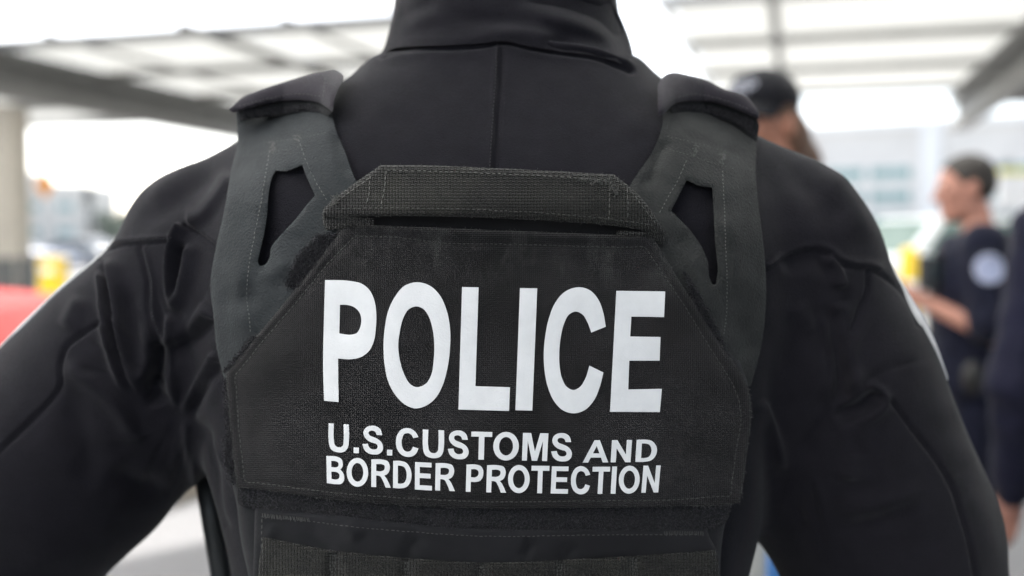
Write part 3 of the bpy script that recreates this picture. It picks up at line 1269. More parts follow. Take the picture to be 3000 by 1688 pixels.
def bollard(x, y, h, r, label, m=M_YELLOW, group="yellow bollards"):
    root = empty("bollard", (x, y, 0), label=label, cat="bollard", group=group)
    b = MB()
    b.tube([(x, y, 0), (x, y, h - r * 0.6), (x, y, h - r * 0.2), (x, y, h)], [r, r, r * 0.8, r * 0.3], 20)
    b.build("post", m, root, True)
    c = MB()
    c.tube([(x, y, h * 0.72), (x, y, h * 0.72 + 0.07)], [r + 0.004, r + 0.004], 20)
    c.build("reflective_band", M_WHITE, root, True)
    d = MB()
    d.tube([(x, y, 0.0), (x, y, 0.05)], [r * 1.6, r * 1.5], 20)
    d.build("base_collar", M_STEEL_D, root, True)


bollard((2664 - 1500) / F_PX * 9.0, 9.0, 1.32, 0.078, "yellow bollard between the white car and the officer with a round sleeve patch")
bollard((2193 - 1500) / F_PX * 1.66, 1.66, 1.0, 0.035, "pale grey bollard low down, left of the blue bin", mat("grey_bollard_paint", (0.42, 0.42, 0.40), 0.6, 0.1, 4), "bollards")
# yellow barrier far left
bx, by = -(1500 - 140) / F_PX * 21.5, 21.5
root = empty("barrier", (bx, by, 0), label="yellow barrier block standing behind the red car, left of the sleeve", cat="barrier")
m = MB()
m.prism([(-0.27, 0), (0.27, 0), (0.27, 0.16), (0.22, 0.38), (0.20, 1.0), (-0.20, 1.0), (-0.22, 0.38), (-0.27, 0.16)], (bx, by, 0), Vector((1, 0, 0)), Vector((0, 0, 1)), Vector((0, 0.5, 0)))
m.build("barrier_body", M_YELLOW, root, bevel=0.03)
MB().box((bx, by - 0.02, 0.72), (0.26, 0.03, 0.14)).build("reflector", M_WHITE, root, bevel=0.005)
# blue bin
bx, by = 0.602, 2.02
M_BIN = mat("blue_plastic", (0.035, 0.14, 0.36), 0.5, 0.08, 3)
root = empty("waste_bin", (bx, by, 0), label="blue plastic bin seen low down between the officer's right arm and vest", cat="bin")
m = MB()
m.V = [(bx - .09, by - .16, 0.03), (bx + .09, by - .16, 0.03), (bx + .09, by + .16, 0.03), (bx - .09, by + .16, 0.03), (bx - .13, by - .21, 0.82), (bx + .13, by - .21, 0.82), (bx + .13, by + .21, 0.82), (bx - .13, by + .21, 0.82)]
m.F = [(3, 2, 1, 0), (4, 5, 6, 7), (0, 1, 5, 4), (1, 2, 6, 5), (2, 3, 7, 6), (3, 0, 4, 7)]
m.M = [0] * 6
m.build("bin_body", M_BIN, root, bevel=0.03)
MB().box((bx, by, 0.855), (0.29, 0.46, 0.06)).build("lid", M_BIN, root, bevel=0.025)
MB().box((bx, by - 0.20, 0.70), (0.16, 0.05, 0.03)).build("handle", M_BLACK, root, bevel=0.008)
# white board with a yellow head, beyond the canopy
bx, by = (2985 - 1500) / F_PX * 36, 36.0
root = empty("notice_board", (bx, by, 0), label="white board with a yellow top edge at the far right, behind the officer's head", cat="sign")
zc = CAM_Z + (699 - 556) / F_PX * 36
MB().box((bx, by, zc), (1.6, 0.10, 1.05)).build("board", M_WHITE, root, bevel=0.03)
MB().box((bx, by - 0.02, zc + 0.64), (1.6, 0.12, 0.18)).build("header", mat("yellow_header", (0.75, 0.68, 0.12), 0.5, 0.05, 2), root, bevel=0.02)
for s in (-0.6, 0.6):
    MB().tube([(bx + s, by + 0.1, 0), (bx + s, by + 0.1, zc + 0.5)], 0.04, 8).build("post", M_STEEL, root, True)
# white traffic barrels behind the right arm
for (px_, py_, Y, h) in ((2725, 938, 9.4, 0.80), (2772, 1075, 7.6, 0.66)):
    x = (px_ - 1500) / F_PX * Y
    lab = "upper pale barrel beside the patched officer's hand" if px_ == 2732 else "lower pale barrel below the patched officer's belt"
    root = empty("traffic_barrel", (x, Y, 0), label=lab, cat="barrel", group="pale barrels behind the right sleeve")
    b = MB()
    b.tube([(x, Y, 0.06), (x, Y, h * 0.5), (x, Y, h * 0.52), (x, Y, h * 0.95), (x, Y, h)], [0.125, 0.11, 0.105, 0.09, 0.06], 20)
    b.build("barrel_body", M_STEEL, root, True)
    MB().tube([(x, Y, 0), (x, Y, 0.06)], [0.17, 0.16], 20).build("rubber_base", M_RUBBER, root, True)
    MB().tube([(x, Y, h * 0.66), (x, Y, h * 0.80)], [0.1035, 0.0985], 20).build("reflective_band", M_WHITE, root, True)

# ------------------------------------------------------------------ people: materials
M_SKIN = mat("skin", (0.42, 0.20, 0.145), 0.55, 0.10, 14, 0.15, 300, spec=0.4)
M_SKIN2 = mat("tanned_skin", (0.44, 0.20, 0.13), 0.55, 0.10, 14, 0.15, 300, spec=0.4)
M_HAIRD = mat("dark_hair", (0.022, 0.017, 0.013), 0.6, 0.4, 60, 0.6, 220)
M_HAIRB = mat("brown_hair", (0.13, 0.065, 0.036), 0.55, 0.4, 60, 0.6, 220)
M_NAVY = mat("navy_cloth", (0.008, 0.009, 0.019), 0.85, 0.2, 12, 0.3, 500, spec=0.12, sheen=0.06)
M_NAVYJ = mat("navy_jacket_cloth", (0.0115, 0.0115, 0.024), 0.85, 0.15, 10, 0.3, 500, spec=0.12, sheen=0.06)
M_BOOT = mat("boot_leather", (0.012, 0.011, 0.010), 0.45, 0.2, 20)
M_EYE = mat("eye", (0.03, 0.02, 0.015), 0.2)
M_JACKET = mat("black_softshell", (0.0106, 0.0100, 0.0132), 0.84, 0.15, 90, 0.45, 1100, spec=0.06, sheen=0.08)
M_SEAM = mat("seam_thread", (0.035, 0.034, 0.036), 0.8)

# ------------------------------------------------------------------ main officer
ORG = Vector((-0.02, 0.77, 0))
officer = empty("person", ORG, label="officer in a black soft-shell jacket seen from behind, wearing the POLICE vest", cat="person")

JS = SDF((-0.62, 0.56, 0.86), (0.48, 1.12, 1.68), 0.004)
JT = [(0.88, -.02, .775, .178, .130), (1.00, -.02, .770, .168, .125), (1.15, -.014, .757, .190, .130), (1.19, -.016, .757, .200, .132), (1.25, -.021, .757, .209, .133),
      (1.35, -.015, .757, .205, .133), (1.42, -.012, .762, .208, .130), (1.455, -.010, .768, .190, .118), (1.485, -.008, .774, .158, .105),
      (1.512, -.006, .780, .122, .092), (1.535, -.004, .785, .098, .083)]
JS.loft(JT, p=2.7, k=0.0)
# shoulders and arms
JS.cap((-.085, .785, 1.467), (-.224, .768, 1.393), .062, .067, k=.03)
JS.cap((.080, .785, 1.464), (.196, .768, 1.400), .062, .068, k=.03)
JS.cap((-.226, .765, 1.360), (-.429, .775, 1.139), .073, .087, k=.035)
JS.cap((-.287, .767, 1.303), (-.345, .77, 1.236), .079, .084, k=.03)
JS.cap((.206, .765, 1.370), (.319, .780, 1.08), .076, .076, k=.035)
JS.cap((.243, .767, 1.29), (.296, .775, 1.17), .080, .081, k=.03)
JS.cap((-.43, .775, 1.14), (-.50, 0.985, 1.035), .067, .050, k=.03)
JS.cap((.314, .780, 1.08), (.29, 1.02, .99), .075, .052, k=.03)
# shoulder blades
JS.ell((-.115, .70, 1.36), (.085, .05, .10), k=.04)
JS.ell((.085, .70, 1.36), (.085, .05, .10), k=.04)
# collar
JS.loft([(1.50, -.004, .786, .106, .090), (1.535, -.004, .790, .0985, .087), (1.57, -.004, .797, .0895, .084), (1.60, -.004, .803, .0855, .083), (1.64, -.004, .812, .084, .083)], p=2.2, k=.008)
V, Q = JS.mesh()
V = relax(V, Q, 4, 0.5)
V, Q = subdivide(V, Q)
N = normals(V, Q)
px, py = project(V)
view = np.array([0, 0, CAM_Z]) - V
view /= np.linalg.norm(view, axis=1)[:, None]
facing = np.clip((N * view).sum(1), 0, 1)

C8 = lambda L: [(250 + x / 2.416, 650 + y / 2.416) for x, y in L]
C4 = lambda L: [(x / 1.717, 844 + y / 1.717) for x, y in L]
C3 = lambda L: [(2000 + x / 1.717, y / 1.717) for x, y in L]
C6 = lambda L: [(2000 + x / 1.717, 844 + y / 1.717) for x, y in L]
CK = lambda L: [(1050 + x / 2.862, y / 2.862) for x, y in L]
SEAMS = dict(
    center=[(1469, 128), (1466, 200), (1458, 330), (1448, 486), (1444, 600)],
    collar=CK([(150, 480), (200, 455), (280, 420), (450, 400), (800, 385), (1050, 370), (1220, 350), (1400, 390), (1700, 440), (2000, 480), (2200, 545), (2330, 610)]),
    yoke_l=C8([(80, 290), (130, 220), (230, 175), (370, 155), (620, 137)]),
    yoke_l2=C8([(690, 15), (790, 80), (920, 180), (1000, 240)]),
    vert_l=C8([(375, 160), (405, 280), (440, 430), (445, 650), (470, 740), (520, 850)]),
    slv_l=C4([(520, 165), (400, 240), (330, 310), (312, 370), (305, 490), (230, 590), (100, 720), (-60, 880)]),
    yoke_r=C3([(400, 1385), (520, 1300), (620, 1265), (700, 1262), (750, 1285), (800, 1330), (850, 1345), (930, 1355), (1000, 1385), (1090, 1455)]) + [(2668, 890), (2700, 960)],
    vert_r=[(2542, 794), (2536, 861), (2513, 914), (2489, 975)],
    slv_r=C6([(1040, 560), (1080, 605), (1150, 700), (1250, 830), (1350, 1000), (1420, 1200), (1480, 1470)]),
)
ST = []
for kx, p_ in SEAMS.items():
    big = kx in ('collar',)
    ST.append(stroke(p_, -0.0030 if not big else -0.0040, 7.0 if not big else 8.0, (0.02, 0.02)))
ST.append(stroke([(x, y - 11) for x, y in SEAMS['yoke_l']], 0.0016, 10, (.02, .02)))
ST.append(stroke([(x - 12, y) for x, y in SEAMS['center']], 0.0016, 8, (.02, .02)))
ST.append(stroke([(x, y - 14) for x, y in SEAMS['collar']], 0.0032, 12, (.05, .05)))
ST.append(stroke([(x, y - 30) for x, y in SEAMS['collar']], -0.0014, 7, (.05, .05)))
ST.append(stroke([(x + 6, y - 12) for x, y in SEAMS['yoke_r'][:9]], 0.0022, 12, (.05, .05)))
ST.append(stroke([(x + 12, y) for x, y in SEAMS['vert_l']], 0.0014, 8, (.05, .05)))
# left sleeve and side folds
ST += [stroke(C8([(110, 330), (112, 430), (130, 650), (180, 900), (240, 1080), (310, 1280)]), 0.009, (9, 18), (.08, .3)),
       stroke(C8([(135, 270), (150, 420), (170, 620), (220, 900), (290, 1090), (360, 1240)]), -0.012, 9, (.1, .25)),
       stroke(C8([(150, 250), (190, 430), (215, 650), (250, 900), (310, 1100), (410, 1240)]), 0.011, (9, 20), (.1, .2)),
       stroke(C8([(300, 400), (310, 640), (330, 860), (360, 1000)]), -0.005, 26, (.3, .3)),
       stroke(C8([(440, 640), (440, 850), (450, 960), (400, 1110), (360, 1180)]), 0.007, 16, (.3, .2)),
       stroke(C8([(530, 840), (525, 960), (510, 1080), (490, 1180)]), -0.016, 20, (.2, .15)),
       stroke(C8([(425, 1160), (460, 1150), (500, 1210), (540, 1300)]), -0.014, 22, (.2, .2)),
       stroke(C8([(690, 20), (630, 110), (600, 250), (596, 400), (605, 620)]), 0.012, (8, 14), (.03, .2)),
       stroke(C8([(665, 130), (650, 300), (632, 450), (615, 600)]), -0.013, 11, (.15, .3)),
       stroke(C8([(740, 140), (725, 230), (690, 390), (640, 550), (605, 660)]), 0.009, (9, 18), (.15, .2)),
       stroke(C8([(605, 640), (585, 790), (565, 950), (575, 1090), (610, 1220), (660, 1330)]), 0.010, (8, 18), (.1, .2)),
       stroke(C8([(890, 610), (760, 730), (660, 830), (610, 900)]), 0.008, 20, (.1, .3)),
       stroke(C8([(910, 680), (800, 790), (700, 870), (640, 960)]), -0.009, 17, (.1, .3)),
       stroke(C8([(930, 910), (860, 1040), (760, 1210), (700, 1310), (690, 1400)]), 0.008, (8, 14), (.1, .3)),
       stroke(C8([(950, 980), (890, 1120), (800, 1290), (760, 1400)]), -0.006, 12, (.1, .3)),
       stroke(C4([(330, 350), (400, 420), (480, 480), (580, 570), (680, 730), (730, 830)]), 0.009, (26, 14), (.15, .3)),
       stroke(C4([(330, 480), (400, 700), (440, 900), (470, 1050)]), -0.006, 34, (.3, .3)),
       stroke(C4([(560, 880), (640, 960), (760, 1010), (860, 960)]), -0.008, 30, (.3, .3)),
       stroke(C4([(500, 150), (545, 290), (580, 420), (620, 540)]), 0.006, 12, (.2, .3)),
       stroke(C4([(940, 620), (950, 760), (975, 900), (1000, 1040)]), 0.007, 16, (.2, .1)),
       stroke(C4([(1020, 640), (1045, 800), (1070, 960), (1090, 1120), (1130, 1250)]), -0.007, 14, (.2, .1)),
       stroke(C4([(1090, 430), (1060, 560), (1000, 700)]), 0.005, 18, (.2, .3)),
       stroke(C4([(420, 30), (380, 110), (330, 230)]), 0.004, 26, (.3, .3))]
# back of the left shoulder
ST += [stroke([(690, 500), (640, 580), (585, 640), (540, 655)], 0.007, (26, 10), (.2, .1)),
       stroke([(660, 420), (600, 500), (520, 570), (430, 640), (350, 700)], -0.004, 40, (.3, .3)),
       stroke([(600, 450), (520, 520), (420, 600)], 0.003, 34, (.3, .3))]
# right side
ST += [stroke(C3([(480, 1360), (600, 1300), (690, 1295), (740, 1345), (760, 1430)]), -0.007, 26, (.2, .2)),
       stroke(C3([(735, 1285), (770, 1330), (790, 1400), (800, 1460)]), 0.010, (16, 10), (.1, .2)),
       stroke(C6([(740, 60), (780, 220), (800, 380), (800, 560), (790, 640)]), -0.012, 20, (.15, .2)),
       stroke(C6([(770, 60), (800, 250), (845, 420), (860, 500), (850, 560)]), 0.009, (14, 24), (.1, .2)),
       stroke(C6([(1000, 520), (960, 560), (900, 600), (820, 640), (760, 680)]), -0.014, 16, (.1, .3)),
       stroke(C6([(900, 505), (950, 500), (1000, 530), (1010, 580), (960, 640), (880, 700)]), 0.006, 14, (.2, .3)),
       stroke(C6([(380, 560), (420, 640), (470, 760), (505, 880), (520, 960)]), 0.009, (26, 12), (.1, .3)),
       stroke(C6([(560, 900), (640, 760), (720, 640), (780, 500)]), -0.007, 34, (.3, .3)),
       stroke(C6([(810, 1000), (860, 1090), (940, 1100), (1100, 1060), (1250, 1030)]), 0.006, 30, (.3, .3)),
       stroke(C6([(700, 1230), (900, 1200), (1100, 1120), (1280, 1050)]), -0.006, 26, (.3, .3)),
       stroke(C6([(870, 820), (850, 900), (830, 990)]), 0.005, 18, (.3, .3)),
       stroke(C6([(560, 60), (600, 150), (650, 220)]), 0.003, 30, (.3, .3)),
       stroke(C3([(700, 820), (800, 960), (880, 1100), (960, 1230)]), 0.004, 40, (.3, .3)),
       stroke(C3([(450, 760), (600, 900), (720, 1060), (800, 1200)]), -0.003, 44, (.3, .3))]
# fine pulls that run out of the armpits
_rc = random.Random(21)
for (cx_, cy_, a0_, a1_, n_) in ((505, 1150, -165, -75, 15), (560, 1190, 60, 150, 7), (2420, 1230, -100, -15, 12), (2330, 1330, 20, 110, 8)):
    for k in range(n_):
        a_ = math.radians(a0_ + (a1_ - a0_) * (k + _rc.uniform(0.1, 0.9)) / n_)
        r0_ = _rc.uniform(40, 130)
        L_ = _rc.uniform(120, 300)
        b_ = _rc.uniform(-0.35, 0.35)
        pts_ = [(cx_ + math.cos(a_ + b_ * t) * (r0_ + L_ * t), cy_ + math.sin(a_ + b_ * t) * (r0_ + L_ * t)) for t in (0, .33, .66, 1)]
        ST.append(stroke(pts_, _rc.choice((-1, 1)) * _rc.uniform(0.0008, 0.0019), (_rc.uniform(6, 9), _rc.uniform(9, 16)), (.3, .5)))
for s_ in ST:
    if abs(s_['a']) >= 0.005:
        s_['a'] *= 0.62
        s_['w'] = (s_['w'][0] * 1.3, s_['w'][1] * 1.3)
H = stroke_disp(ST, px, py)
H += 0.0010 * noise2(px, py, 150, 3) + 0.0006 * noise2(px, py, 60, 4)
front = facing > 0.02
V = V + N * (H * smooth01(facing / 0.35) * front)[:, None]
# soft irregular drape everywhere else
V = V + N * (0.0022 * noise2(V[:, 0] * 1000 + V[:, 1] * 700, V[:, 2] * 1000, 60, 9) * (1 - smooth01(facing / 0.3)))[:, None]
jacket = mesh_obj("jacket", V, Q, [M_JACKET], officer)
BV = BVHTree.FromPolygons([tuple(v) for v in V], [tuple(int(i) for i in q) for q in Q])

# depth of the jacket as the camera side sees it, blurred: what the vest hangs on
GS = 20
gx = np.arange(-200, 3220, GS)
gy = np.arange(-200, 1960, GS)
GD = np.full((len(gy), len(gx)), np.nan)
_o = Vector((0, 0, CAM_Z))
for iy, yy in enumerate(gy):
    for ix, xx in enumerate(gx):
        d = (A(float(xx), float(yy), 1.0) - _o).normalized()
        hit = BV.ray_cast(_o, d, 3.0)
        if hit[0] is not None:
            GD[iy, ix] = hit[0].y
for it in range(60):
    m = np.isnan(GD)
    if not m.any():
        break
    acc = np.zeros_like(GD)
    cn = np.zeros_like(GD)
    for dy, dx in ((0, 1), (0, -1), (1, 0), (-1, 0)):
        s = np.roll(np.roll(GD, dy, 0), dx, 1)
        ok = ~np.isnan(s)
        acc += np.where(ok, s, 0)
        cn += ok
    GD = np.where(m & (cn > 0), acc / np.maximum(cn, 1), GD)
GD = np.nan_to_num(GD, nan=0.8)
GRAW = GD.copy()
for it in range(10):
    P_ = np.pad(GD, 1, mode='edge')
    GD = (P_[:-2, 1:-1] + P_[2:, 1:-1] + P_[1:-1, :-2] + P_[1:-1, 2:] + 2 * GD) / 6


def jdepth(X, Y, G=None):
    G = GD if G is None else G
    fx = np.clip((np.asarray(X, float) - gx[0]) / GS, 0, len(gx) - 1.001)
    fy = np.clip((np.asarray(Y, float) - gy[0]) / GS, 0, len(gy) - 1.001)
    ix, iy = fx.astype(int), fy.astype(int)
    tx, ty = fx - ix, fy - iy
    return (G[iy, ix] * (1 - tx) + G[iy, ix + 1] * tx) * (1 - ty) + (G[iy + 1, ix] * (1 - tx) + G[iy + 1, ix + 1] * tx) * ty


# seam stitches of the jacket lie on its own surface
def jfine(X, Y):
    out = np.empty(len(X))
    for i, (x, y) in enumerate(zip(X, Y)):
        d = (A(float(x), float(y), 1.0) - _o).normalized()
        h = BV.ray_cast(_o, d, 3.0)
        out[i] = h[0].y if h[0] is not None else float(jdepth(x, y))
    return out


for p_, dx, dy in ((SEAMS['center'], -13, 0), (SEAMS['yoke_l'], 0, -10), (SEAMS['yoke_l2'], 3, -7), (SEAMS['vert_l'], 12, 0)):
    stt = Cloth()
    stt.stitch([(x + dx, y + dy) for x, y in p_], jfine, 7, 4, 1.0, 0.0004, 0)
    stt.build("seam_stitching", [M_SEAM], jacket).matrix_parent_inverse = Matrix.Identity(4)

# the stand-up collar: its own piece of cloth over the neck of the jacket
G2 = GRAW.copy()
for it in range(3):
    P_ = np.pad(G2, 1, mode='edge')
    G2 = (P_[:-2, 1:-1] + P_[2:, 1:-1] + P_[1:-1, :-2] + P_[1:-1, 2:] + 2 * G2) / 6
CFOLD = [stroke(CK([(1500, 320), (1700, 345), (1950, 390), (2120, 450), (2220, 520)]), -0.011, (18, 22), (.3, .35)),
       stroke(CK([(900, 290), (1250, 255), (1500, 285), (1800, 350), (2100, 440), (2260, 555)]), 0.005, 15, (.3, .1)),
       stroke(CK([(1300, 60), (1500, 115), (1800, 190), (2050, 290), (2210, 430), (2290, 570)]), 0.006, 22, (.3, .1)),
       stroke(CK([(1200, -40), (1600, 0), (1850, 60), (2080, 170), (2230, 350)]), -0.010, 22, (.3, .1)),
       stroke(CK([(2050, 10), (2180, 150), (2270, 330), (2310, 560)]), -0.006, 18, (.1, .1)),
       stroke(CK([(700, 130), (900, 160), (1200, 190), (1450, 230)]), -0.0035, 22, (.4, .3)),
       stroke(CK([(270, 330), (350, 250), (520, 170), (800, 110)]), 0.003, 20, (.2, .4)),
       stroke(CK([(340, 180), (420, 110), (560, 50), (700, 10)]), -0.003, 16, (.2, .4))]
for s_ in CFOLD:
    s_['a'] *= 0.80
    s_['w'] = (s_['w'][0] * 1.2, s_['w'][1] * 1.2)
CFOLD.append(stroke(CK([(215, 425), (290, 385), (450, 368), (800, 355), (1050, 340), (1220, 322), (1400, 358), (1700, 405), (2000, 445), (2180, 500), (2290, 575)]), -0.0010, 5, (.02, .02)))


def collard(X, Y):
    X = np.asarray(X, float)
    e = smooth01((1872 - X) / 90) * smooth01((X - 1095) / 50)
    return jdepth(X, Y, G2) + 0.0045 - 0.0093 * e - stroke_disp(CFOLD, X, np.asarray(Y, float)) * e


CO = CK([(205, 452), (280, 412), (450, 392), (800, 377), (1050, 362), (1220, 342), (1400, 382), (1700, 432), (2000, 472), (2200, 537), (2306, 596)]) + [(1855, 165), (1842, 110), (1822, 60), (1795, 0), (1775, -60), (1765, -130), (1180, -130), (1172, -60), (1166, 0), (1158, 40), (1148, 85), (1132, 130)]
CO = [(x, y, 1) if k in (0, 10, 16, 17) else (x, y) for k, (x, y) in enumerate(CO)]
c = Cloth()
c.sheet(spl(CO, n=4), collard, 0.003, 8, edge=8, drop=0.0014)
c.build("collar", [M_JACKET], officer)

# body under the clothes: head, neck, arms, hands, legs in one mesh
def hand(S, w, d, pn, side, k=0.006, curl=0.5, sc=1.0):
    """w wrist, d direction of the fingers, pn palm normal; side +1/-1 puts the thumb"""
    w, d, pn = Vector(w), Vector(d).normalized(), Vector(pn).normalized()
    pn = (pn - d * pn.dot(d)).normalized()
    x = d.cross(pn) * side
    S.cap(w, w + d * .03 * sc, .026 * sc, .026 * sc, k=.012)
    for i in range(4):
        o = (i - 1.5) * .0195 * sc
        S.cap(w + d * .02 * sc + x * o * 0.7, w + d * .088 * sc + x * o, .0135 * sc, .0115 * sc, k=.010)
        L = (.040, .046, .043, .034)[i] * sc
        p0 = w + d * .090 * sc + x * o
        c1 = curl * 0.7 + 0.08 * i
        c2 = curl * 1.5 + 0.06 * i
        e1 = d * math.cos(c1) + pn * math.sin(c1)
        e2 = d * math.cos(c2) + pn * math.sin(c2)
        p1 = p0 + e1 * L
        p2 = p1 + e2 * L * 0.85
        S.cap(p0, p1, .0098 * sc, .0088 * sc, k=.003)
        S.cap(p1, p2, .0088 * sc, .0072 * sc, k=.003)
    t0 = w + d * .028 * sc - x * .026 * sc
    t1 = t0 + (d * .55 - x * .75 + pn * .3).normalized() * .036 * sc
    t2 = t1 + (d * .85 - x * .25 + pn * .4).normalized() * .032 * sc
    S.cap(w + d * .02 * sc - x * .012 * sc, t0, .016 * sc, .014 * sc, k=.010)
    S.cap(t0, t1, .0125 * sc, .0108 * sc, k=.006)
    S.cap(t1, t2, .0105 * sc, .0085 * sc, k=.004)


def head(S, c, yaw=0.0, pitch=0.0):
    """c head centre; the face looks along +y before turning"""
    R = Matrix.Rotation(yaw, 3, 'Z') @ Matrix.Rotation(pitch, 3, 'X')
    c = Vector(c)
    Rn = [[R[i][j] for j in range(3)] for i in range(3)]

    def P(x, y, z):
        return c + R @ Vector((x, y, z))
    S.ell(P(0, -.012, .028), (.076, .098, .088), k=.02, R=Rn)
    S.ell(P(0, .022, -.035), (.062, .070, .082), k=.03, R=Rn)
    S.cap(P(0, .060, -.098), P(0, .066, -.100), .022, .020, k=.025)
    S.cap(P(-.045, .01, -.072), P(-.012, .066, -.100), .018, k=.02)
    S.cap(P(.045, .01, -.072), P(.012, .066, -.100), .018, k=.02)
    S.cap(P(0, .088, .010), P(0, .112, -.030), .008, .014, k=.010)
    S.cap(P(-.013, .095, -.034), P(.013, .095, -.034), .009, k=.006)
    S.cap(P(-.036, .082, .022), P(.036, .082, .022), .010, k=.014)
    S.cap(P(-.020, .088, -.060), P(.020, .088, -.060), .007, k=.005)
    S.cap(P(-.016, .085, -.074), P(.016, .085, -.074), .008, k=.006)
    S.cap(P(-.044, .066, -.012), P(-.036, .074, -.020), .016, k=.02)
    S.cap(P(.044, .066, -.012), P(.036, .074, -.020), .016, k=.02)
    for s in (-1, 1):
        S.ell(P(s * .079, -.008, -.008), (.009, .020, .032), k=.008, R=Rn)
    return P, R, Rn


BS = SDF((-0.62, 0.55, 0.04), (0.48, 1.25, 1.86), 0.0055)
HP = (-.004, .845, 1.70)
P_h, R_h, Rn_h = head(BS, HP, 0.0, -0.10)
BS.cap((-.004, .800, 1.50), (-.004, .835, 1.64), .062, .058, k=.02)
BS.loft([(z, cx, cy, a - .03, b - .03) for z, cx, cy, a, b in JT[:-1]], k=.02)
BS.cap((-.085, .785, 1.450), (-.222, .768, 1.385), .045, .048, k=.03)
BS.cap((.080, .785, 1.450), (.190, .768, 1.385), .045, .048, k=.03)
BS.cap((-.232, .765, 1.378), (-.43, .775, 1.14), .050, .042, k=.02)
BS.cap((.205, .765, 1.378), (.318, .780, 1.08), .050, .042, k=.02)
BS.cap((-.43, .775, 1.14), (-.515, 1.03, 1.012), .042, .028, k=.02)
BS.cap((.318, .780, 1.08), (.283, 1.07, .972), .042, .028, k=.02)
hand(BS, (-.515, 1.03, 1.012), (-.1, .8, -.35), (0.4, -.2, -.8), -1)
hand(BS, (.283, 1.07, .972), (-.15, .8, -.35), (-.4, -.2, -.8), 1)
for s in (-1, 1):
    BS.cap((-.02 + s * .09, .77, .92), (-.02 + s * .11, .755, .50), .080, .055, k=.02)
    BS.cap((-.02 + s * .11, .755, .50), (-.02 + s * .12, .785, .11), .052, .040, k=.02)
    BS.cap((-.02 + s * .12, .785, .08), (-.02 + s * .14, .90, .07), .035, .03, k=.02)
v_, q_ = BS.mesh()
body = mesh_obj("body", relax(v_, q_, 2), q_, [M_SKIN], officer)
HS = SDF((-0.2, 0.65, 1.58), (0.2, 1.05, 1.86), 0.005)
HS.ell(P_h(0, -.018, .034), (.082, .100, .092), k=.01, R=Rn_h)
HS.ell(P_h(0, -.040, -.03), (.070, .072, .060), k=.03, R=Rn_h)
HS.cut(P_h(0, .045, .03), R_h @ Vector((0, .9, -.75)))
v_, q_ = HS.mesh()
v_ = relax(v_, q_, 2)
mesh_obj("hair", v_ + 0.002 * noise2(v_[:, 0] * 1000, v_[:, 2] * 1000, 9, 2)[:, None], q_, [M_HAIRD], officer)
TS = SDF((-0.3, 0.6, 0.06), (0.27, 1.0, 1.0), 0.008)
TS.loft([(.84, -.02, .772, .150, .115), (.90, -.02, .772, .165, .122), (.99, -.02, .772, .160, .118)], k=.0)
for s in (-1, 1):
    TS.cap((-.02 + s * .085, .772, .88), (-.02 + s * .11, .755, .50), .096, .076, k=.03)
    TS.cap((-.02 + s * .11, .755, .50), (-.02 + s * .12, .785, .12), .074, .066, k=.03)
v_, q_ = TS.mesh()
v_ = relax(v_, q_, 2)
mesh_obj("trousers", v_ + (0.004 * noise2(v_[:, 0] * 1000 + v_[:, 1] * 500, v_[:, 2] * 1000, 50, 5))[:, None], q_, [M_NAVY], officer)
for s in (-1, 1):
    FS = SDF((-.02 + s * .13 - .1, .66, -.01), (-.02 + s * .13 + .1, 1.04, .22), 0.006)
    FS.cap((-.02 + s * .12, .785, .20), (-.02 + s * .12, .775, .06), .058, .05, k=.02)
    FS.cap((-.02 + s * .12, .775, .05), (-.02 + s * .14, .93, .04), .05, .042, k=.02)
    FS.cut((0, 0, 0), (0, 0, -1))
    v_, q_ = FS.mesh()
    mesh_obj("boot", v_, q_, [M_BOOT], officer)

# embroidered patches on the outer sleeves
M_PATCH = mat("patch_embroidery", (0.42, 0.43, 0.47), 0.8, 0.25, 60, 0.5, 600)
M_PATCHB = mat("patch_border", (0.60, 0.60, 0.60), 0.8, 0.15, 60, 0.5, 600)


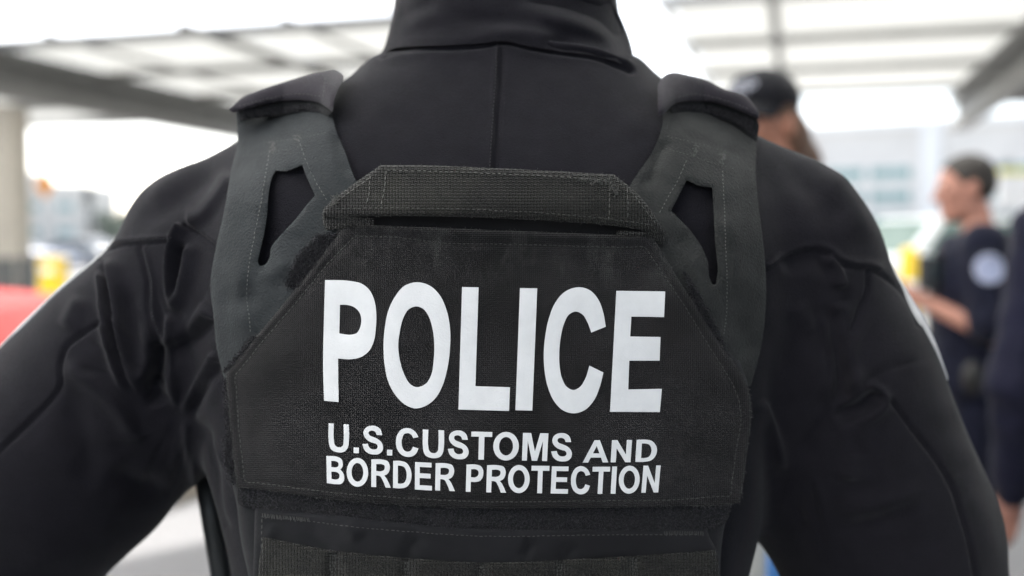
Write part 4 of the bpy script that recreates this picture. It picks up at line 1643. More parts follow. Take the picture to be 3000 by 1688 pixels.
def arm_patch(a, b, r0, out, t0, t1, width, name, parent, mats, lift=0.004, bvh=None):
    """cloth patch wrapped round the limb a-b of radius r0, centred on the side 'out'"""
    a, b, out = Vector(a), Vector(b), Vector(out)
    d = (b - a).normalized()
    out = (out - d * out.dot(d)).normalized()
    s = d.cross(out)
    L = (b - a).length
    V, Fc, M = [], [], []
    nu, nv = 18, 18
    for layer in (0, 1):
        for i in range(nu + 1):
            for j in range(nv + 1):
                u, v = 2 * i / nu - 1, 2 * j / nv - 1
                # square to disc
                x = u * math.sqrt(max(0, 1 - v * v / 2))
                y = v * math.sqrt(max(0, 1 - u * u / 2))
                ang = x * width / r0
                t = (t0 + t1) / 2 + y * (t1 - t0) / 2
                rr = r0 + (lift if layer == 0 else lift - 0.006)
                ray = (out * math.cos(ang) + s * math.sin(ang))
                if bvh is not None:
                    hh = bvh.ray_cast(a + d * (t * L) + ray * (r0 + 0.06), -ray, 0.2)
                    if hh[0] is not None:
                        rr = (hh[0] - a - d * (t * L)).length + (lift if layer == 0 else lift - 0.004)
                V.append(a + d * (t * L) + ray * rr)
    n = (nu + 1) * (nv + 1)
    for i in range(nu):
        for j in range(nv):
            p = i * (nv + 1) + j
            Fc.append((p, p + 1, p + nv + 2, p + nv + 1))
            u, v = abs(2 * (i + .5) / nu - 1), abs(2 * (j + .5) / nv - 1)
            M.append(1 if max(u, v) > 0.84 else 0)
    loop = [i * (nv + 1) for i in range(nu + 1)] + [nu * (nv + 1) + j for j in range(1, nv + 1)] + [i * (nv + 1) + nv for i in range(nu - 1, -1, -1)] + [j for j in range(nv - 1, 0, -1)]
    for i in range(len(loop)):
        p, q2 = loop[i], loop[(i + 1) % len(loop)]
        Fc.append((p, q2, q2 + n, p + n))
        M.append(1)
    return mesh_obj(name, np.array([tuple(v) for v in V]), Fc, mats, parent, True, M)


arm_patch((-.232, .765, 1.378), (-.43, .775, 1.14), .0745, (-.80, .30, .66), .06, .52, .060, "sleeve_patch", officer, [M_PATCH, M_PATCHB], 0.0016, BV)
arm_patch((.205, .765, 1.378), (.318, .780, 1.08), .0815, (.93, .22, .36), .05, .42, .060, "sleeve_patch", officer, [M_PATCH, M_PATCHB], 0.0016, BV)

# ------------------------------------------------------------------ the vest
M_CORD = woven("black_cordura", (0.0108, 0.0101, 0.0106), 0.00125, 0.00125, 1.0, 0.0008, 0.72, 0.9, 14, None, 0.06, 0.90, 0.12, dust=(-0.192, -0.160))
M_WEB = woven("black_webbing", (0.0108, 0.0104, 0.0098), 0.0019, 0.0019, 1.0, 0.0011, 0.7, 0.55, 20, (0.020, 0.0197, 0.0160), 0.1, 0.7, 0.12)
M_STRAP = mat("faded_grey_strap_cloth", (0.0275, 0.0305, 0.0325), 0.88, 0.0, 34, 0.7, 700, spec=0.08, sheen=0.06, color2=(0.0425, 0.0460, 0.0485))
M_STRAP2 = mat("faded_dark_strap_cloth", (0.0245, 0.0255, 0.0250), 0.88, 0.0, 34, 0.7, 700, spec=0.08, sheen=0.06, color2=(0.0375, 0.0388, 0.0380))
M_FLAP = mat("violet_black_flap_cloth", (0.026, 0.023, 0.029), 0.85, 0.15, 25, 0.35, 900, spec=0.1, sheen=0.12)
M_LOOP = mat("loop_fabric", (0.0065, 0.0065, 0.0075), 0.95, 0.3, 80, 0.6, 700)
M_FIBRE = mat("loop_fibre", (0.026, 0.025, 0.030), 0.9)
M_THREAD = mat("grey_thread", (0.060, 0.060, 0.057), 0.8)
M_THREADL = mat("pale_thread", (0.11, 0.11, 0.105), 0.8)
M_PRINT = mat("white_print", (0.70, 0.705, 0.715), 0.6, 0.045, 70, 0.12, 800, spec=0.3)
M_CARRIER = woven("carrier_cloth", (0.0080, 0.0080, 0.0096), 0.0006, 0.0006, 0.5, 0.0004, 0.75, 0.5, 12, None, 0.1, 0.4, 0.12)

vest = empty("vest", A(1430, 1000, 0.70), label="black plate-carrier vest lettered POLICE, worn over the nearest officer's jacket", cat="vest")

WR = [stroke([(700, 1180), (800, 1060), (900, 960)], 0.002, 50, (.4, .4)), stroke([(1000, 700), (1010, 900), (960, 1100)], -0.0012, 60, (.4, .4)),
      stroke([(1930, 760), (2000, 1000), (2060, 1200)], 0.0018, 60, (.4, .4)), stroke([(1400, 690), (1420, 780)], 0.0012, 30, (.3, .5))]


def plate(X, Y):
    """face of the placard"""
    dx = (np.asarray(X, float) - 1430) / 760
    d = 0.600 + 0.030 * dx * dx + 0.004 * smooth01((900 - Y) / 300)
    return d - stroke_disp(WR, X, Y) + 0.0005 * noise2(X, Y, 130, 5)


PL = [(1012, 658, 1), (1200, 664), (1460, 675), (1700, 684), (1911, 692, 1), (1990, 822), (2100, 995), (2192, 1140), (2201, 1193), (2190, 1320), (2169, 1473, 1), (2080, 1482), (2000, 1484), (1700, 1488), (1408, 1490), (1200, 1481), (1000, 1467), (850, 1447), (693, 1427, 1), (674, 1260), (661, 1096, 1), (740, 1000), (850, 866), (940, 752)]
PLo = spl(PL, n=4)
STI = [(1040, 692, 1), (1140, 694), (1300, 712), (1500, 716), (1700, 722), (1890, 726, 1), (1975, 850), (2080, 1020), (2160, 1160), (2170, 1200), (2155, 1330), (2140, 1452, 1), (2000, 1463), (1700, 1468), (1408, 1470), (1200, 1460), (1000, 1446), (850, 1428), (718, 1410, 1), (700, 1260), (690, 1100, 1), (770, 1000), (880, 872), (965, 768)]
STc = spl(STI, n=4)
_groove = [dict(P=np.vstack([STc, STc[:1]]), a=-0.0014, w=(10, 10), taper=(0, 0))]


def plate_g(X, Y):
    return plate(X, Y) - stroke_disp(_groove, X, Y)


c = Cloth()
c.sheet(PLo, plate_g, 0.0035, 8.5, edge=16, drop=0.0022)
c.stitch([tuple(p) for p in STc], plate_g, 10, 5, 1.7, 0.0007, 1, closed=True)
c.fray(PLo, plate_g, 420, 8, 0.45, 1)
placard = c.build("placard", [M_CORD, M_THREAD], vest)

# ---- printed words
k1, k2 = 520 / 2576 * 1.0, 520 / 2576 * 1.0
B1 = lambda L: [(930 + p[0] / 3.45, 800 + p[1] / 3.45) + tuple(p[2:]) for p in L]
B2 = lambda L: [(1450 + p[0] / 3.45, 800 + p[1] / 3.45) + tuple(p[2:]) for p in L]
S3 = lambda L: [(940 + x * k1, 1220 + y * k1) for x, y in L]
S4 = lambda L: [(1440 + x * k1, 1220 + y * k1) for x, y in L]
big = [
    (B1([(77, 71, 1), (340, 82), (440, 105), (520, 165), (570, 260), (594, 400), (590, 560), (570, 690), (520, 790), (450, 845), (350, 871), (208, 865, 1), (214, 1305, 1), (67, 1291, 1), (57, 960), (65, 500)]),
     [B1([(228, 321, 1), (290, 322), (370, 345), (425, 400), (443, 475), (430, 555), (400, 605), (350, 623), (221, 611, 1)])]),
    (B1([(1005, 93), (1130, 125), (1230, 215), (1300, 360), (1340, 560), (1340, 760), (1310, 980), (1260, 1150), (1180, 1280), (1080, 1350), (990, 1369), (900, 1340), (800, 1250), (720, 1110), (680, 940), (668, 760), (680, 560), (720, 370), (790, 230), (880, 130)]),
     [B1([(1005, 338), (1065, 360), (1120, 430), (1160, 550), (1181, 720), (1175, 880), (1150, 1030), (1100, 1115), (1050, 1145), (990, 1152), (935, 1120), (880, 1030), (835, 890), (817, 740), (835, 580), (870, 450), (920, 370)])]),
    (B1([(1462, 142, 1), (1629, 145, 1), (1597, 1144, 1), (1946, 1155, 1), (1937, 1395, 1), (1425, 1380, 1)]), []),
    (B2([(253, 153, 1), (428, 155, 1), (378, 1391, 1), (207, 1387, 1)]), []),
    (B2([(865, 144), (960, 175), (1040, 260), (1090, 380), (1121, 543, 1), (974, 602, 1), (935, 500), (885, 420), (815, 390), (750, 420), (700, 510), (665, 650), (650, 820), (655, 950), (680, 1070), (725, 1150), (795, 1183), (850, 1160), (910, 1075), (955, 936, 1), (1097, 1006, 1), (1060, 1150), (1000, 1290), (910, 1385), (795, 1419), (690, 1390), (600, 1300), (540, 1170), (503, 1000), (493, 840), (508, 640), (545, 460), (610, 300), (700, 195), (790, 152)]), []),
    (B2([(1227, 180, 1), (1722, 186, 1), (1710, 446, 1), (1379, 441, 1), (1367, 642, 1), (1674, 647, 1), (1665, 886, 1), (1358, 887, 1), (1348, 1177, 1), (1688, 1171, 1), (1667, 1406, 1), (1163, 1403, 1)]), []),
]


def norm(L):
    P = np.array([p[:2] for p in L], float)
    lo, hi = P.min(0), P.max(0)
    return [((p[0] - lo[0]) / (hi[0] - lo[0]), (p[1] - lo[1]) / (hi[1] - lo[1])) + tuple(p[2:]) for p in L]


def ring(rx, ry, n=16, r=1):
    return [(.5 + rx * math.cos(r * 2 * math.pi * i / n), .5 + ry * math.sin(r * 2 * math.pi * i / n)) for i in range(n)]


def cor(L):
    return [(x, y, 1) for x, y in L]


GL = {
    'U': ([(0, 0, 1), (.26, 0, 1), (.26, .6), (.30, .74), (.40, .81), (.5, .825), (.62, .81), (.71, .74), (.735, .6), (.735, 0, 1), (1, 0, 1), (1, .6), (.96, .8), (.84, .94), (.66, .995), (.5, 1.005), (.33, .99), (.14, .93), (.03, .78), (0, .6)], []),
    'S': (norm([(895, 270, 1), (812, 270, 1), (790, 225), (745, 207), (700, 220), (690, 245), (705, 275), (760, 300), (830, 330), (885, 380), (905, 440), (890, 500), (850, 540), (770, 555), (690, 540), (630, 490), (600, 408, 1), (682, 400, 1), (700, 450), (740, 478), (775, 480), (815, 465), (825, 435), (810, 405), (750, 385), (690, 360), (635, 310), (613, 245), (630, 190), (680, 150), (735, 137), (810, 145), (870, 190)]), []),
    'C': (norm([(1417, 298, 1), (1340, 314, 1), (1310, 262), (1255, 243), (1205, 265), (1180, 320), (1173, 385), (1185, 450), (1215, 500), (1258, 513), (1305, 495), (1338, 439, 1), (1417, 462, 1), (1385, 535), (1330, 578), (1258, 590), (1170, 560), (1110, 485), (1090, 380), (1110, 270), (1170, 193), (1255, 168), (1340, 195), (1390, 245)]), []),
    'T': (cor([(0, 0), (1, 0), (1, .18), (.633, .18), (.633, 1), (.367, 1), (.367, .18), (0, .18)]), []),
    'O': (ring(.5, .5), [ring(.272, .322)]),
    'M': (cor([(0, 0), (.32, 0), (.5, .66), (.68, 0), (1, 0), (1, 1), (.8, 1), (.8, .28), (.605, 1), (.395, 1), (.2, .28), (.2, 1), (0, 1)]), []),
    'A': (cor([(.40, 0), (.61, 0), (1, 1), (.78, 1), (.70, .78), (.30, .78), (.215, 1), (0, 1)]), [cor([(.505, .26), (.63, .59), (.375, .59)])]),
    'N': (cor([(0, 0), (.27, 0), (.74, .65), (.74, 0), (1, 0), (1, 1), (.73, 1), (.26, .37), (.26, 1), (0, 1)]), []),
    'D': ([(0, 0, 1), (.45, 0), (.72, .06), (.9, .22), (1, .5), (.92, .77), (.74, .94), (.45, 1), (0, 1, 1)], [[(.26, .17, 1), (.43, .175), (.6, .22), (.7, .35), (.735, .5), (.7, .67), (.6, .79), (.43, .83), (.26, .83, 1)]]),
    'B': ([(0, 0, 1), (.6, 0), (.83, .06), (.93, .22), (.9, .36), (.78, .46, 1), (.93, .56), (1, .72), (.95, .88), (.8, .98), (.6, 1), (0, 1, 1)],
          [[(.27, .17, 1), (.55, .17), (.66, .21), (.69, .28), (.64, .36), (.53, .39), (.27, .39, 1)], [(.27, .56, 1), (.55, .56), (.68, .60), (.73, .695), (.68, .79), (.55, .83), (.27, .83, 1)]]),
    'E': (cor([(0, 0), (.97, 0), (.97, .17), (.28, .17), (.28, .4), (.92, .4), (.92, .57), (.28, .57), (.28, .83), (1, .83), (1, 1), (0, 1)]), []),
    'R': ([(0, 0, 1), (.58, 0), (.82, .05), (.93, .2), (.92, .38), (.8, .52), (.66, .575, 1), (.76, .66), (.84, .76), (1, 1, 1), (.73, 1, 1), (.56, .72), (.46, .61), (.36, .585), (.25, .58, 1), (.25, 1, 1), (0, 1, 1)], [[(.25, .17, 1), (.55, .17), (.66, .21), (.68, .29), (.64, .37), (.53, .415), (.25, .42, 1)]]),
    'P': ([(0, 0, 1), (.6, 0), (.85, .06), (.98, .2), (1, .32), (.95, .48), (.82, .59), (.6, .63), (.28, .63, 1), (.28, 1, 1), (0, 1, 1)], [[(.28, .17, 1), (.55, .17), (.68, .22), (.72, .315), (.67, .41), (.55, .46), (.28, .46, 1)]]),
    'I': (cor([(0, 0), (1, 0), (1, 1), (0, 1)]), []),
    '.': (cor([(0, 0), (1, 0), (1, 1), (0, 1)]), []),
}


def place(g, quad):
    a, b, c_, d = [np.array(p, float) for p in quad]

    def f(L):
        return [tuple((a * (1 - p[0]) + b * p[0]) * (1 - p[1]) + (d * (1 - p[0]) + c_ * p[0]) * p[1]) + tuple(p[2:]) for p in L]
    return f(GL[g][0]), [f(h) for h in GL[g][1]]


line1 = [('U', S3([(112, 101), (408, 119), (405, 530), (115, 512)])), ('.', S3([(475, 451), (553, 453), (551, 537), (475, 533)])), ('S', S3([(606, 132), (900, 140), (905, 560), (600, 548)])),
         ('.', S3([(960, 484), (1037, 486), (1036, 570), (960, 566)])), ('C', S3([(1090, 165), (1417, 172), (1417, 594), (1088, 584)])), ('U', S3([(1481, 190), (1789, 203), (1783, 612), (1480, 598)])),
         ('S', S3([(1848, 202), (2143, 208), (2147, 628), (1838, 618)])), ('T', S3([(2185, 220), (2488, 228), (2478, 631), (2174, 626)])),
         ('O', S4([(28, 226), (398, 226), (396, 642), (22, 640)])), ('M', S4([(457, 240), (826, 246), (806, 649), (441, 641)])), ('S', S4([(872, 242), (1167, 243), (1168, 656), (862, 655)])),
         ('A', S4([(1349, 346), (1715, 346), (1694, 669), (1323, 671)])), ('N', S4([(1748, 345), (2040, 342), (2018, 666), (1729, 668)])), ('D', S4([(2107, 340), (2412, 336), (2396, 656), (2087, 661)]))]
line2 = [('B', S3([(80, 575), (335, 592), (342, 995), (87, 970)])), ('O', S3([(376, 600), (686, 606), (688, 1026), (374, 1018)])), ('R', S3([(733, 622), (1020, 632), (1017, 1037), (731, 1024)])),
         ('D', S3([(1050, 645), (1318, 655), (1316, 1052), (1046, 1038)])), ('E', S3([(1367, 663), (1614, 674), (1612, 1077), (1364, 1062)])), ('R', S3([(1666, 678), (1955, 688), (1947, 1086), (1659, 1075)])),
         ('P', S3([(2114, 700), (2362, 702), (2352, 1100), (2103, 1094)])), ('R', S3([(2412, 708), (2705, 712), (2690, 1109), (2400, 1102)])),
         ('O', S4([(242, 706), (556, 706), (552, 1116), (238, 1114)])), ('T', S4([(582, 717), (842, 719), (830, 1118), (566, 1115)])), ('E', S4([(877, 726), (1127, 728), (1107, 1124), (858, 1119)])),
         ('C', S4([(1160, 722), (1437, 722), (1426, 1132), (1146, 1132)])), ('T', S4([(1468, 731), (1723, 731), (1703, 1126), (1445, 1125)])), ('I', S4([(1752, 727), (1823, 727), (1799, 1124), (1728, 1122)])),
         ('O', S4([(1854, 716), (2156, 714), (2146, 1122), (1842, 1124)])), ('N', S4([(2206, 716), (2455, 712), (2420, 1104), (2174, 1109)]))]


def ink(X, Y):
    return plate(X, Y) - 0.0007


def lettering(items, label, step=12.0):
    c = Cloth()
    for o, hs in items:
        c.sheet(spl(o, n=5), ink, 0.0004, step, [spl(h, n=5) for h in hs], edge=2.0, drop=0.0002)
    o = c.build("lettering", [M_PRINT], placard)
    o["label"] = label
    return o


lettering(big, "large white word POLICE printed across the placard", 22)
lettering([place(g, q) for g, q in line1], "white printed line U.S.CUSTOMS AND")
lettering([place(g, q) for g, q in line2], "white printed line BORDER PROTECTION")

# ---- carrier behind the placard
def backp(X, Y):
    return plate(X, Y) + 0.0075


CB = [(1045, 560, 1), (1400, 575), (1860, 600, 1), (1930, 690), (2060, 900), (2190, 1120), (2185, 1300), (2165, 1440), (2145, 1478), (2128, 1520), (2114, 1600), (2112, 1800, 1), (736, 1800, 1), (726, 1681), (711, 1612), (700, 1545), (693, 1476), (682, 1427), (664, 1240), (672, 1110), (800, 900), (960, 690)]
c = Cloth()
c.sheet(spl(CB, n=4), backp, 0.012, 16, edge=30, drop=0.006)
carrier = c.build("back_panel", [M_CARRIER], vest)

# loop fastener: fuzzy strips that stick out round the placard
def loopd(X, Y):
    return plate(X, Y) + 0.0042


c = Cloth()
for poly, n, gr in (([(930, 690), (975, 690), (990, 700), (870, 850), (838, 832), (868, 761)], 3000, 8), ([(735, 990), (760, 985), (680, 1085), (655, 1088)], 800, 5),
                    ([(2005, 800), (2040, 850), (2110, 985), (2140, 1060), (2110, 1040), (2040, 910)], 1000, 7), ([(655, 1110), (672, 1110), (684, 1300), (664, 1290)], 700, 4), ([(651, 1290), (680, 1290), (697, 1420), (668, 1405)], 900, 6)):
    c.sheet(resample(np.array(poly, float), 20), loopd, 0.003, 14, edge=8, drop=0.001)
    c.fuzz(poly, loopd, n, 9, 0.8, 0.0028, 1, gr)
band = [(700, 1425), (1000, 1465), (1408, 1488), (2000, 1482), (2140, 1475), (2128, 1530), (2080, 1552), (1710, 1556), (1400, 1556), (1089, 1528), (953, 1512), (745, 1492), (700, 1478)]
c.sheet(spl(band, n=3), lambda X, Y: plate(X, Y) + 0.0055, 0.003, 14, edge=8, drop=0.001)
c.fuzz(band, lambda X, Y: plate(X, Y) + 0.0055, 5500, 9, 0.7, 0.0016, 1, 2)
c.build("loop_fastener", [M_LOOP, M_FIBRE], vest)

# lower pouch panel and the webbing across it
PW = [stroke([(900, 1530), (930, 1580), (990, 1620)], -0.002, 30, (.3, .3)), stroke([(1010, 1530), (1050, 1590)], 0.0025, 26, (.3, .3)), stroke([(1240, 1560), (1200, 1620), (1230, 1640)], -0.003, 22, (.3, .3)),
      stroke([(1570, 1580), (1540, 1620), (1530, 1645)], -0.003, 18, (.3, .3)), stroke([(1690, 1590), (1650, 1640)], -0.0025, 18, (.3, .3)), stroke([(800, 1530), (780, 1600)], 0.002, 24, (.3, .3))]


def pouchd(X, Y):
    return plate(X, Y) + 0.0035 - stroke_disp(PW, X, Y) + 0.0005 * noise2(X, Y, 50, 8)


PO = [(747, 1488, 1), (953, 1506), (1089, 1521), (1400, 1549), (1710, 1551), (2070, 1549, 1), (2082, 1580), (2100, 1611), (2108, 1688), (2112, 1800, 1), (736, 1800, 1), (744, 1600)]
c = Cloth()
c.sheet(spl(PO, n=4), pouchd, 0.003, 10, edge=10, drop=0.0015)
c.stitch([(765, 1515), (905, 1527), (1000, 1540), (1200, 1558), (1400, 1571), (1720, 1568), (2050, 1566)], pouchd, 9, 6, 1.5, 0.0006, 1)
for k in range(28):
    x = 768 + k * 5
    c.stitch([(x, 1504 + 0.10 * (x - 768)), (x + 3, 1520 + 0.10 * (x - 768))], pouchd, 14, 3, 1.1, 0.0008, 2, jit=1.5)
for k in range(24):
    x = 1945 + k * 5
    c.stitch([(x, 1556), (x + 2, 1573)], pouchd, 14, 3, 1.0, 0.0006, 1, jit=1.5)
c.stitch([(768, 1520), (767, 1570), (765, 1640), (764, 1760)], pouchd, 10, 8, 2.0, 0.0010, 1)
c.build("pouch_panel", [M_CARRIER, M_THREAD, M_THREADL], vest)

WT = [stroke([(x, y), (x + 2, 1800)], -0.004, 16, (.02, 0)) for x, y in ((975, 1618), (1192, 1640), (1412, 1652), (1640, 1644), (1860, 1632))]


def webd(X, Y):
    return plate(X, Y) - 0.0015 - stroke_disp(WT, X, Y) * 0.8


WB = [(771, 1573, 1), (953, 1609), (1104, 1627), (1286, 1642), (1400, 1648), (1710, 1637), (1928, 1624), (2096, 1612, 1), (2106, 1660), (2110, 1765, 1), (1700, 1790), (1400, 1800), (1100, 1780), (752, 1740, 1), (760, 1640)]
c = Cloth()
c.sheet(spl(WB, n=4), webd, 0.0025, 9, edge=10, drop=0.0014)
for x, y in ((975, 1618), (1192, 1640), (1412, 1652), (1640, 1644), (1860, 1632)):
    for j in range(3):
        c.stitch([(x - 6 + 6 * j, y + 6), (x - 5 + 6 * j, 1780)], webd, 8, 2, 2.2, 0.0010, 1, jit=2)
c.build("webbing_band", [M_WEB, M_THREAD], vest)

# ---- drag handle
def handled(X, Y):
    dx = (np.asarray(X, float) - 1445) / 500
    bow = 0.016 * np.clip(1 - dx * dx, 0, 1) ** 0.8
    return 0.6005 + 0.030 * ((X - 1430) / 760) ** 2 + 0.003 - bow + 0.010 * smooth01((620 - Y) / 160) + 0.0006 * noise2(X, Y, 70, 12)


HD = [(1116, 484, 1), (1250, 485), (1408, 491), (1600, 500), (1800, 512, 1), (1875, 575), (1953, 686, 1), (1900, 678), (1844, 668), (1582, 646), (1349, 636), (1105, 633), (945, 637, 1), (945, 622), (966, 595), (1007, 561), (1059, 523)]
c = Cloth()
c.sheet(spl(HD, n=4), handled, 0.0028, 8, edge=8, drop=0.0018)
c.stitch([(1135, 499), (1300, 503), (1500, 511), (1700, 522), (1790, 530)], handled, 11, 7, 1.5, 0.0008, 2)
c.stitch([(985, 612), (1105, 609), (1349, 613), (1582, 624), (1830, 648), (1925, 662)], handled, 10, 6, 1.4, 0.0008, 1)
for ln in ([(1085, 515), (1082, 560), (1074, 600)], [(1131, 500), (1126, 555), (1115, 606)], [(1788, 515), (1786, 580), (1784, 650)], [(1838, 552), (1840, 600), (1838, 650)], [(1850, 562), (1890, 615), (1930, 665)], [(975, 600), (1020, 566), (1085, 520)]):
    c.stitch(ln, handled, 12, 6, 1.5, 0.0009, 2)
c.fuzz([(1690, 520), (1790, 532), (1800, 545), (1760, 540), (1690, 530)], handled, 90, 11, 1.0, 0.002, 1, 3)
c.fuzz([(1790, 545), (1812, 548), (1806, 570), (1795, 568)], handled, 60, 12, 1.0, 0.003, 1, 3)
c.fuzz([(975, 570), (990, 575), (985, 600), (972, 595)], handled, 50, 12, 1.0, 0.002, 1, 3)
c.sheet(spl([(946, 633, 1), (1096, 640, 1), (1096, 660, 1), (1040, 663), (955, 676, 1), (947, 660)], n=3), lambda X, Y: handled(X, Y) + 0.004, 0.002, 9, edge=6, drop=0.001)
c.sheet(spl([(1806, 676, 1), (1900, 681), (1952, 690, 1), (1951, 712), (1944, 724, 1), (1916, 702), (1806, 690, 1)], n=3), lambda X, Y: handled(X, Y) + 0.004, 0.002, 9, edge=6, drop=0.001)
c.fray(spl(HD, n=4), handled, 160, 7, 0.45, 1)
c.build("drag_handle", [M_WEB, M_THREAD, M_THREADL], vest)

# ---- shoulder straps
SWR = [stroke([(980, 380), (1000, 450), (1030, 520)], -0.003, 16, (.2, .2)), stroke([(700, 480), (760, 560), (740, 640)], 0.002, 40, (.3, .3)), stroke([(700, 720), (690, 860), (720, 1000)], 0.003, 36, (.3, .3)),
       stroke([(640, 850), (700, 880), (760, 860)], -0.003, 30, (.3, .3)), stroke([(720, 420), (860, 400), (960, 372)], -0.0012, 14, (.2, .2)), stroke([(850, 760), (800, 800), (770, 830)], 0.002, 24, (.3, .3)),
       stroke([(1960, 400), (1920, 470), (1900, 560)], -0.004, 18, (.2, .2)), stroke([(1990, 380), (2100, 430), (2200, 470)], -0.0020, 14, (.2, .2)), stroke([(2110, 600), (2150, 720), (2170, 880)], 0.003, 40, (.3, .3)),
       stroke([(2000, 700), (2060, 820), (2090, 950)], 0.003, 36, (.3, .3)), stroke([(2130, 900), (2180, 980), (2200, 1060)], -0.003, 30, (.3, .3))]


for s_ in SWR:
    s_['a'] *= 1.5


def strapd(X, Y):
    j = jdepth(X, Y) - 0.011
    p = plate(X, Y) + 0.006
    dd = dist_poly(PLo, np.asarray(X, float), np.asarray(Y, float))[0]
    ins = inside(PLo, np.asarray(X, float), np.asarray(Y, float))
    w = np.where(ins, 1.0, 1 - smooth01(dd / 230))
    dh = np.hypot((X - np.clip(X, 1000, 1900)), (Y - 610))
    w = np.maximum(w, (1 - smooth01(dh / 190)))
    return np.minimum(j, 0.76) * (1 - w) + np.maximum(np.minimum(j, p + 0.02), p) * w - stroke_disp(SWR, X, Y) + 0.0011 * noise2(X, Y, 55, 21) + 0.0004 * noise2(X, Y, 20, 22)


LSt = [(690, 300, 1), (693, 349), (696, 413), (678, 495), (658, 611), (632, 728), (616, 836), (625, 919), (635, 1022), (658, 1115, 1), (720, 1130, 1), (1000, 800, 1), (1070, 690, 1), (1060, 560, 1), (1033, 509), (1014, 454), (990, 398), (973, 336), (968, 300, 1)]
LHo = [(807, 500, 1), (842, 501), (862, 493), (885, 484, 1), (893, 505), (923, 573, 1), (900, 599), (862, 647), (820, 692), (794, 727), (789, 758), (777, 775), (763, 780, 1), (757, 772), (761, 740), (772, 692), (782, 630), (790, 547), (797, 519)]
c = Cloth()
c.sheet(spl(LSt, n=4), strapd, 0.003, 12, [spl(LHo, n=4)], edge=9, drop=0.0012)
c.stitch([(790, 440), (780, 500), (765, 590), (745, 690), (728, 790), (722, 860), (730, 930), (735, 985)], strapd, 7, 6, 1.3, 0.0007, 1)
c.stitch([(874, 408), (900, 480), (935, 550), (960, 590)], strapd, 8, 6, 1.2, 0.0007, 1)
c.stitch([(712, 458), (800, 445), (900, 425)], strapd, 5, 6, 1.0, 0.0006, 2)
c.stitch([(770, 418), (860, 408), (960, 388)], strapd, 5, 6, 1.0, 0.0006, 2)
c.fuzz([(790, 415), (805, 415), (802, 445), (795, 445)], strapd, 40, 8, 1.0, 0.0015, 2, 3)
c.fuzz([(862, 398), (876, 398), (872, 410)], strapd, 20, 8, 1.0, 0.0015, 2, 3)
o = c.build("shoulder_strap", [M_STRAP, M_THREADL, M_THREAD], vest)
o["label"] = "faded grey-green shoulder strap with a cut-out, over the left shoulder"

RSt = [(1938, 300, 1), (1942, 357), (1924, 419), (1852, 533), (1830, 570, 1), (1830, 640, 1), (1890, 720, 1), (2150, 1150, 1), (2200, 1130, 1), (2230, 1019), (2245, 860), (2237, 719), (2224, 616), (2214, 486), (2217, 430), (2216, 330, 1)]
RHo = [(2012, 527, 1), (2043, 543), (2087, 550, 1), (2090, 616), (2095, 709), (2099, 823), (2096, 833), (2089, 834), (2082, 823), (2072, 761), (2059, 730), (2028, 683), (1966, 618, 1), (1991, 569)]
c = Cloth()
c.sheet(spl(RSt, n=4), strapd, 0.003, 12, [spl(RHo, n=4)], edge=9, drop=0.0012)
c.stitch([(2011, 470), (1985, 530), (1955, 580), (1930, 628)], strapd, 7, 6, 1.2, 0.0007, 1)
c.stitch([(2117, 500), (2122, 600), (2126, 720), (2130, 850), (2124, 960), (2118, 990)], strapd, 6, 5, 1.5, 0.0007, 1)
c.stitch([(1955, 400), (2010, 412), (2060, 425)], strapd, 6, 6, 1.2, 0.0006, 2)
c.stitch([(1950, 435), (2030, 458), (2110, 485), (2160, 497)], strapd, 5, 6, 1.0, 0.0006, 2)
c.stitch([(2060, 425), (2130, 445), (2170, 465)], strapd, 5, 6, 1.0, 0.0006, 2)
c.fuzz([(2035, 425), (2048, 425), (2036, 455), (2026, 455)], strapd, 40, 8, 1.0, 0.0015, 2, 3)
c.fuzz([(2112, 445), (2124, 447), (2118, 480), (2112, 480)], strapd, 40, 8, 1.0, 0.0015, 2, 3)
o = c.build("shoulder_strap", [M_STRAP2, M_THREADL, M_THREAD], vest)
o["label"] = "faded dark grey shoulder strap with a cut-out, over the right shoulder"

# ---- flaps over the shoulders
def flap_depth(lip_x, lip_y, top):
    def f(X, Y):
        ly = np.interp(X, lip_x, lip_y)
        t = np.clip((ly - Y) / 110, 0, 1.2)
        base = np.minimum(jdepth(X, ly), 0.735) - 0.030
        return base + (top - base) * (1 - np.sqrt(np.clip(1 - (t / 1.2) ** 2, 0, 1))) + 0.0016 * noise2(X, Y, 55, 31)
    return f


lx, ly = [660, 683, 721, 807, 883, 938, 975], [322, 329, 321, 299, 294, 303, 335]
fl = flap_depth(lx, ly, 0.765)
LF = [(669, 321, 1), (690, 303), (707, 288), (752, 267), (824, 243), (945, 211), (983, 206), (1007, 222), (990, 262), (980, 290), (974, 329, 1), (938, 303), (883, 294), (807, 299), (721, 320), (683, 330, 1)]
c = Cloth()
c.sheet(spl(LF, n=4), fl, 0.012, 8, edge=9, drop=0.002)
c.stitch([(700, 312), (790, 288), (880, 275), (940, 282)], fl, 7, 5, 1.0, 0.0005, 1)
c.stitch([(946, 282), (950, 250), (956, 216)], fl, 7, 5, 1.0, 0.0005, 1)
U1 = [(700, 318, 1), (721, 318), (807, 297), (883, 292), (938, 300), (972, 330), (962, 340, 1), (920, 328), (860, 330), (800, 341), (740, 348), (703, 356, 1)]
c.sheet(spl(U1, n=3), lambda X, Y: fl(X, Y) + 0.006, 0.012, 8, edge=8, drop=0.002, m=2)
c.fuzz([(700, 330), (800, 318), (900, 308), (955, 326), (900, 322), (800, 335), (705, 350)], lambda X, Y: fl(X, Y) + 0.006, 500, 8, 0.8, 0.002, 3, 2)
o = c.build("shoulder_flap", [M_FLAP, M_THREAD, M_LOOP, M_FIBRE], vest)
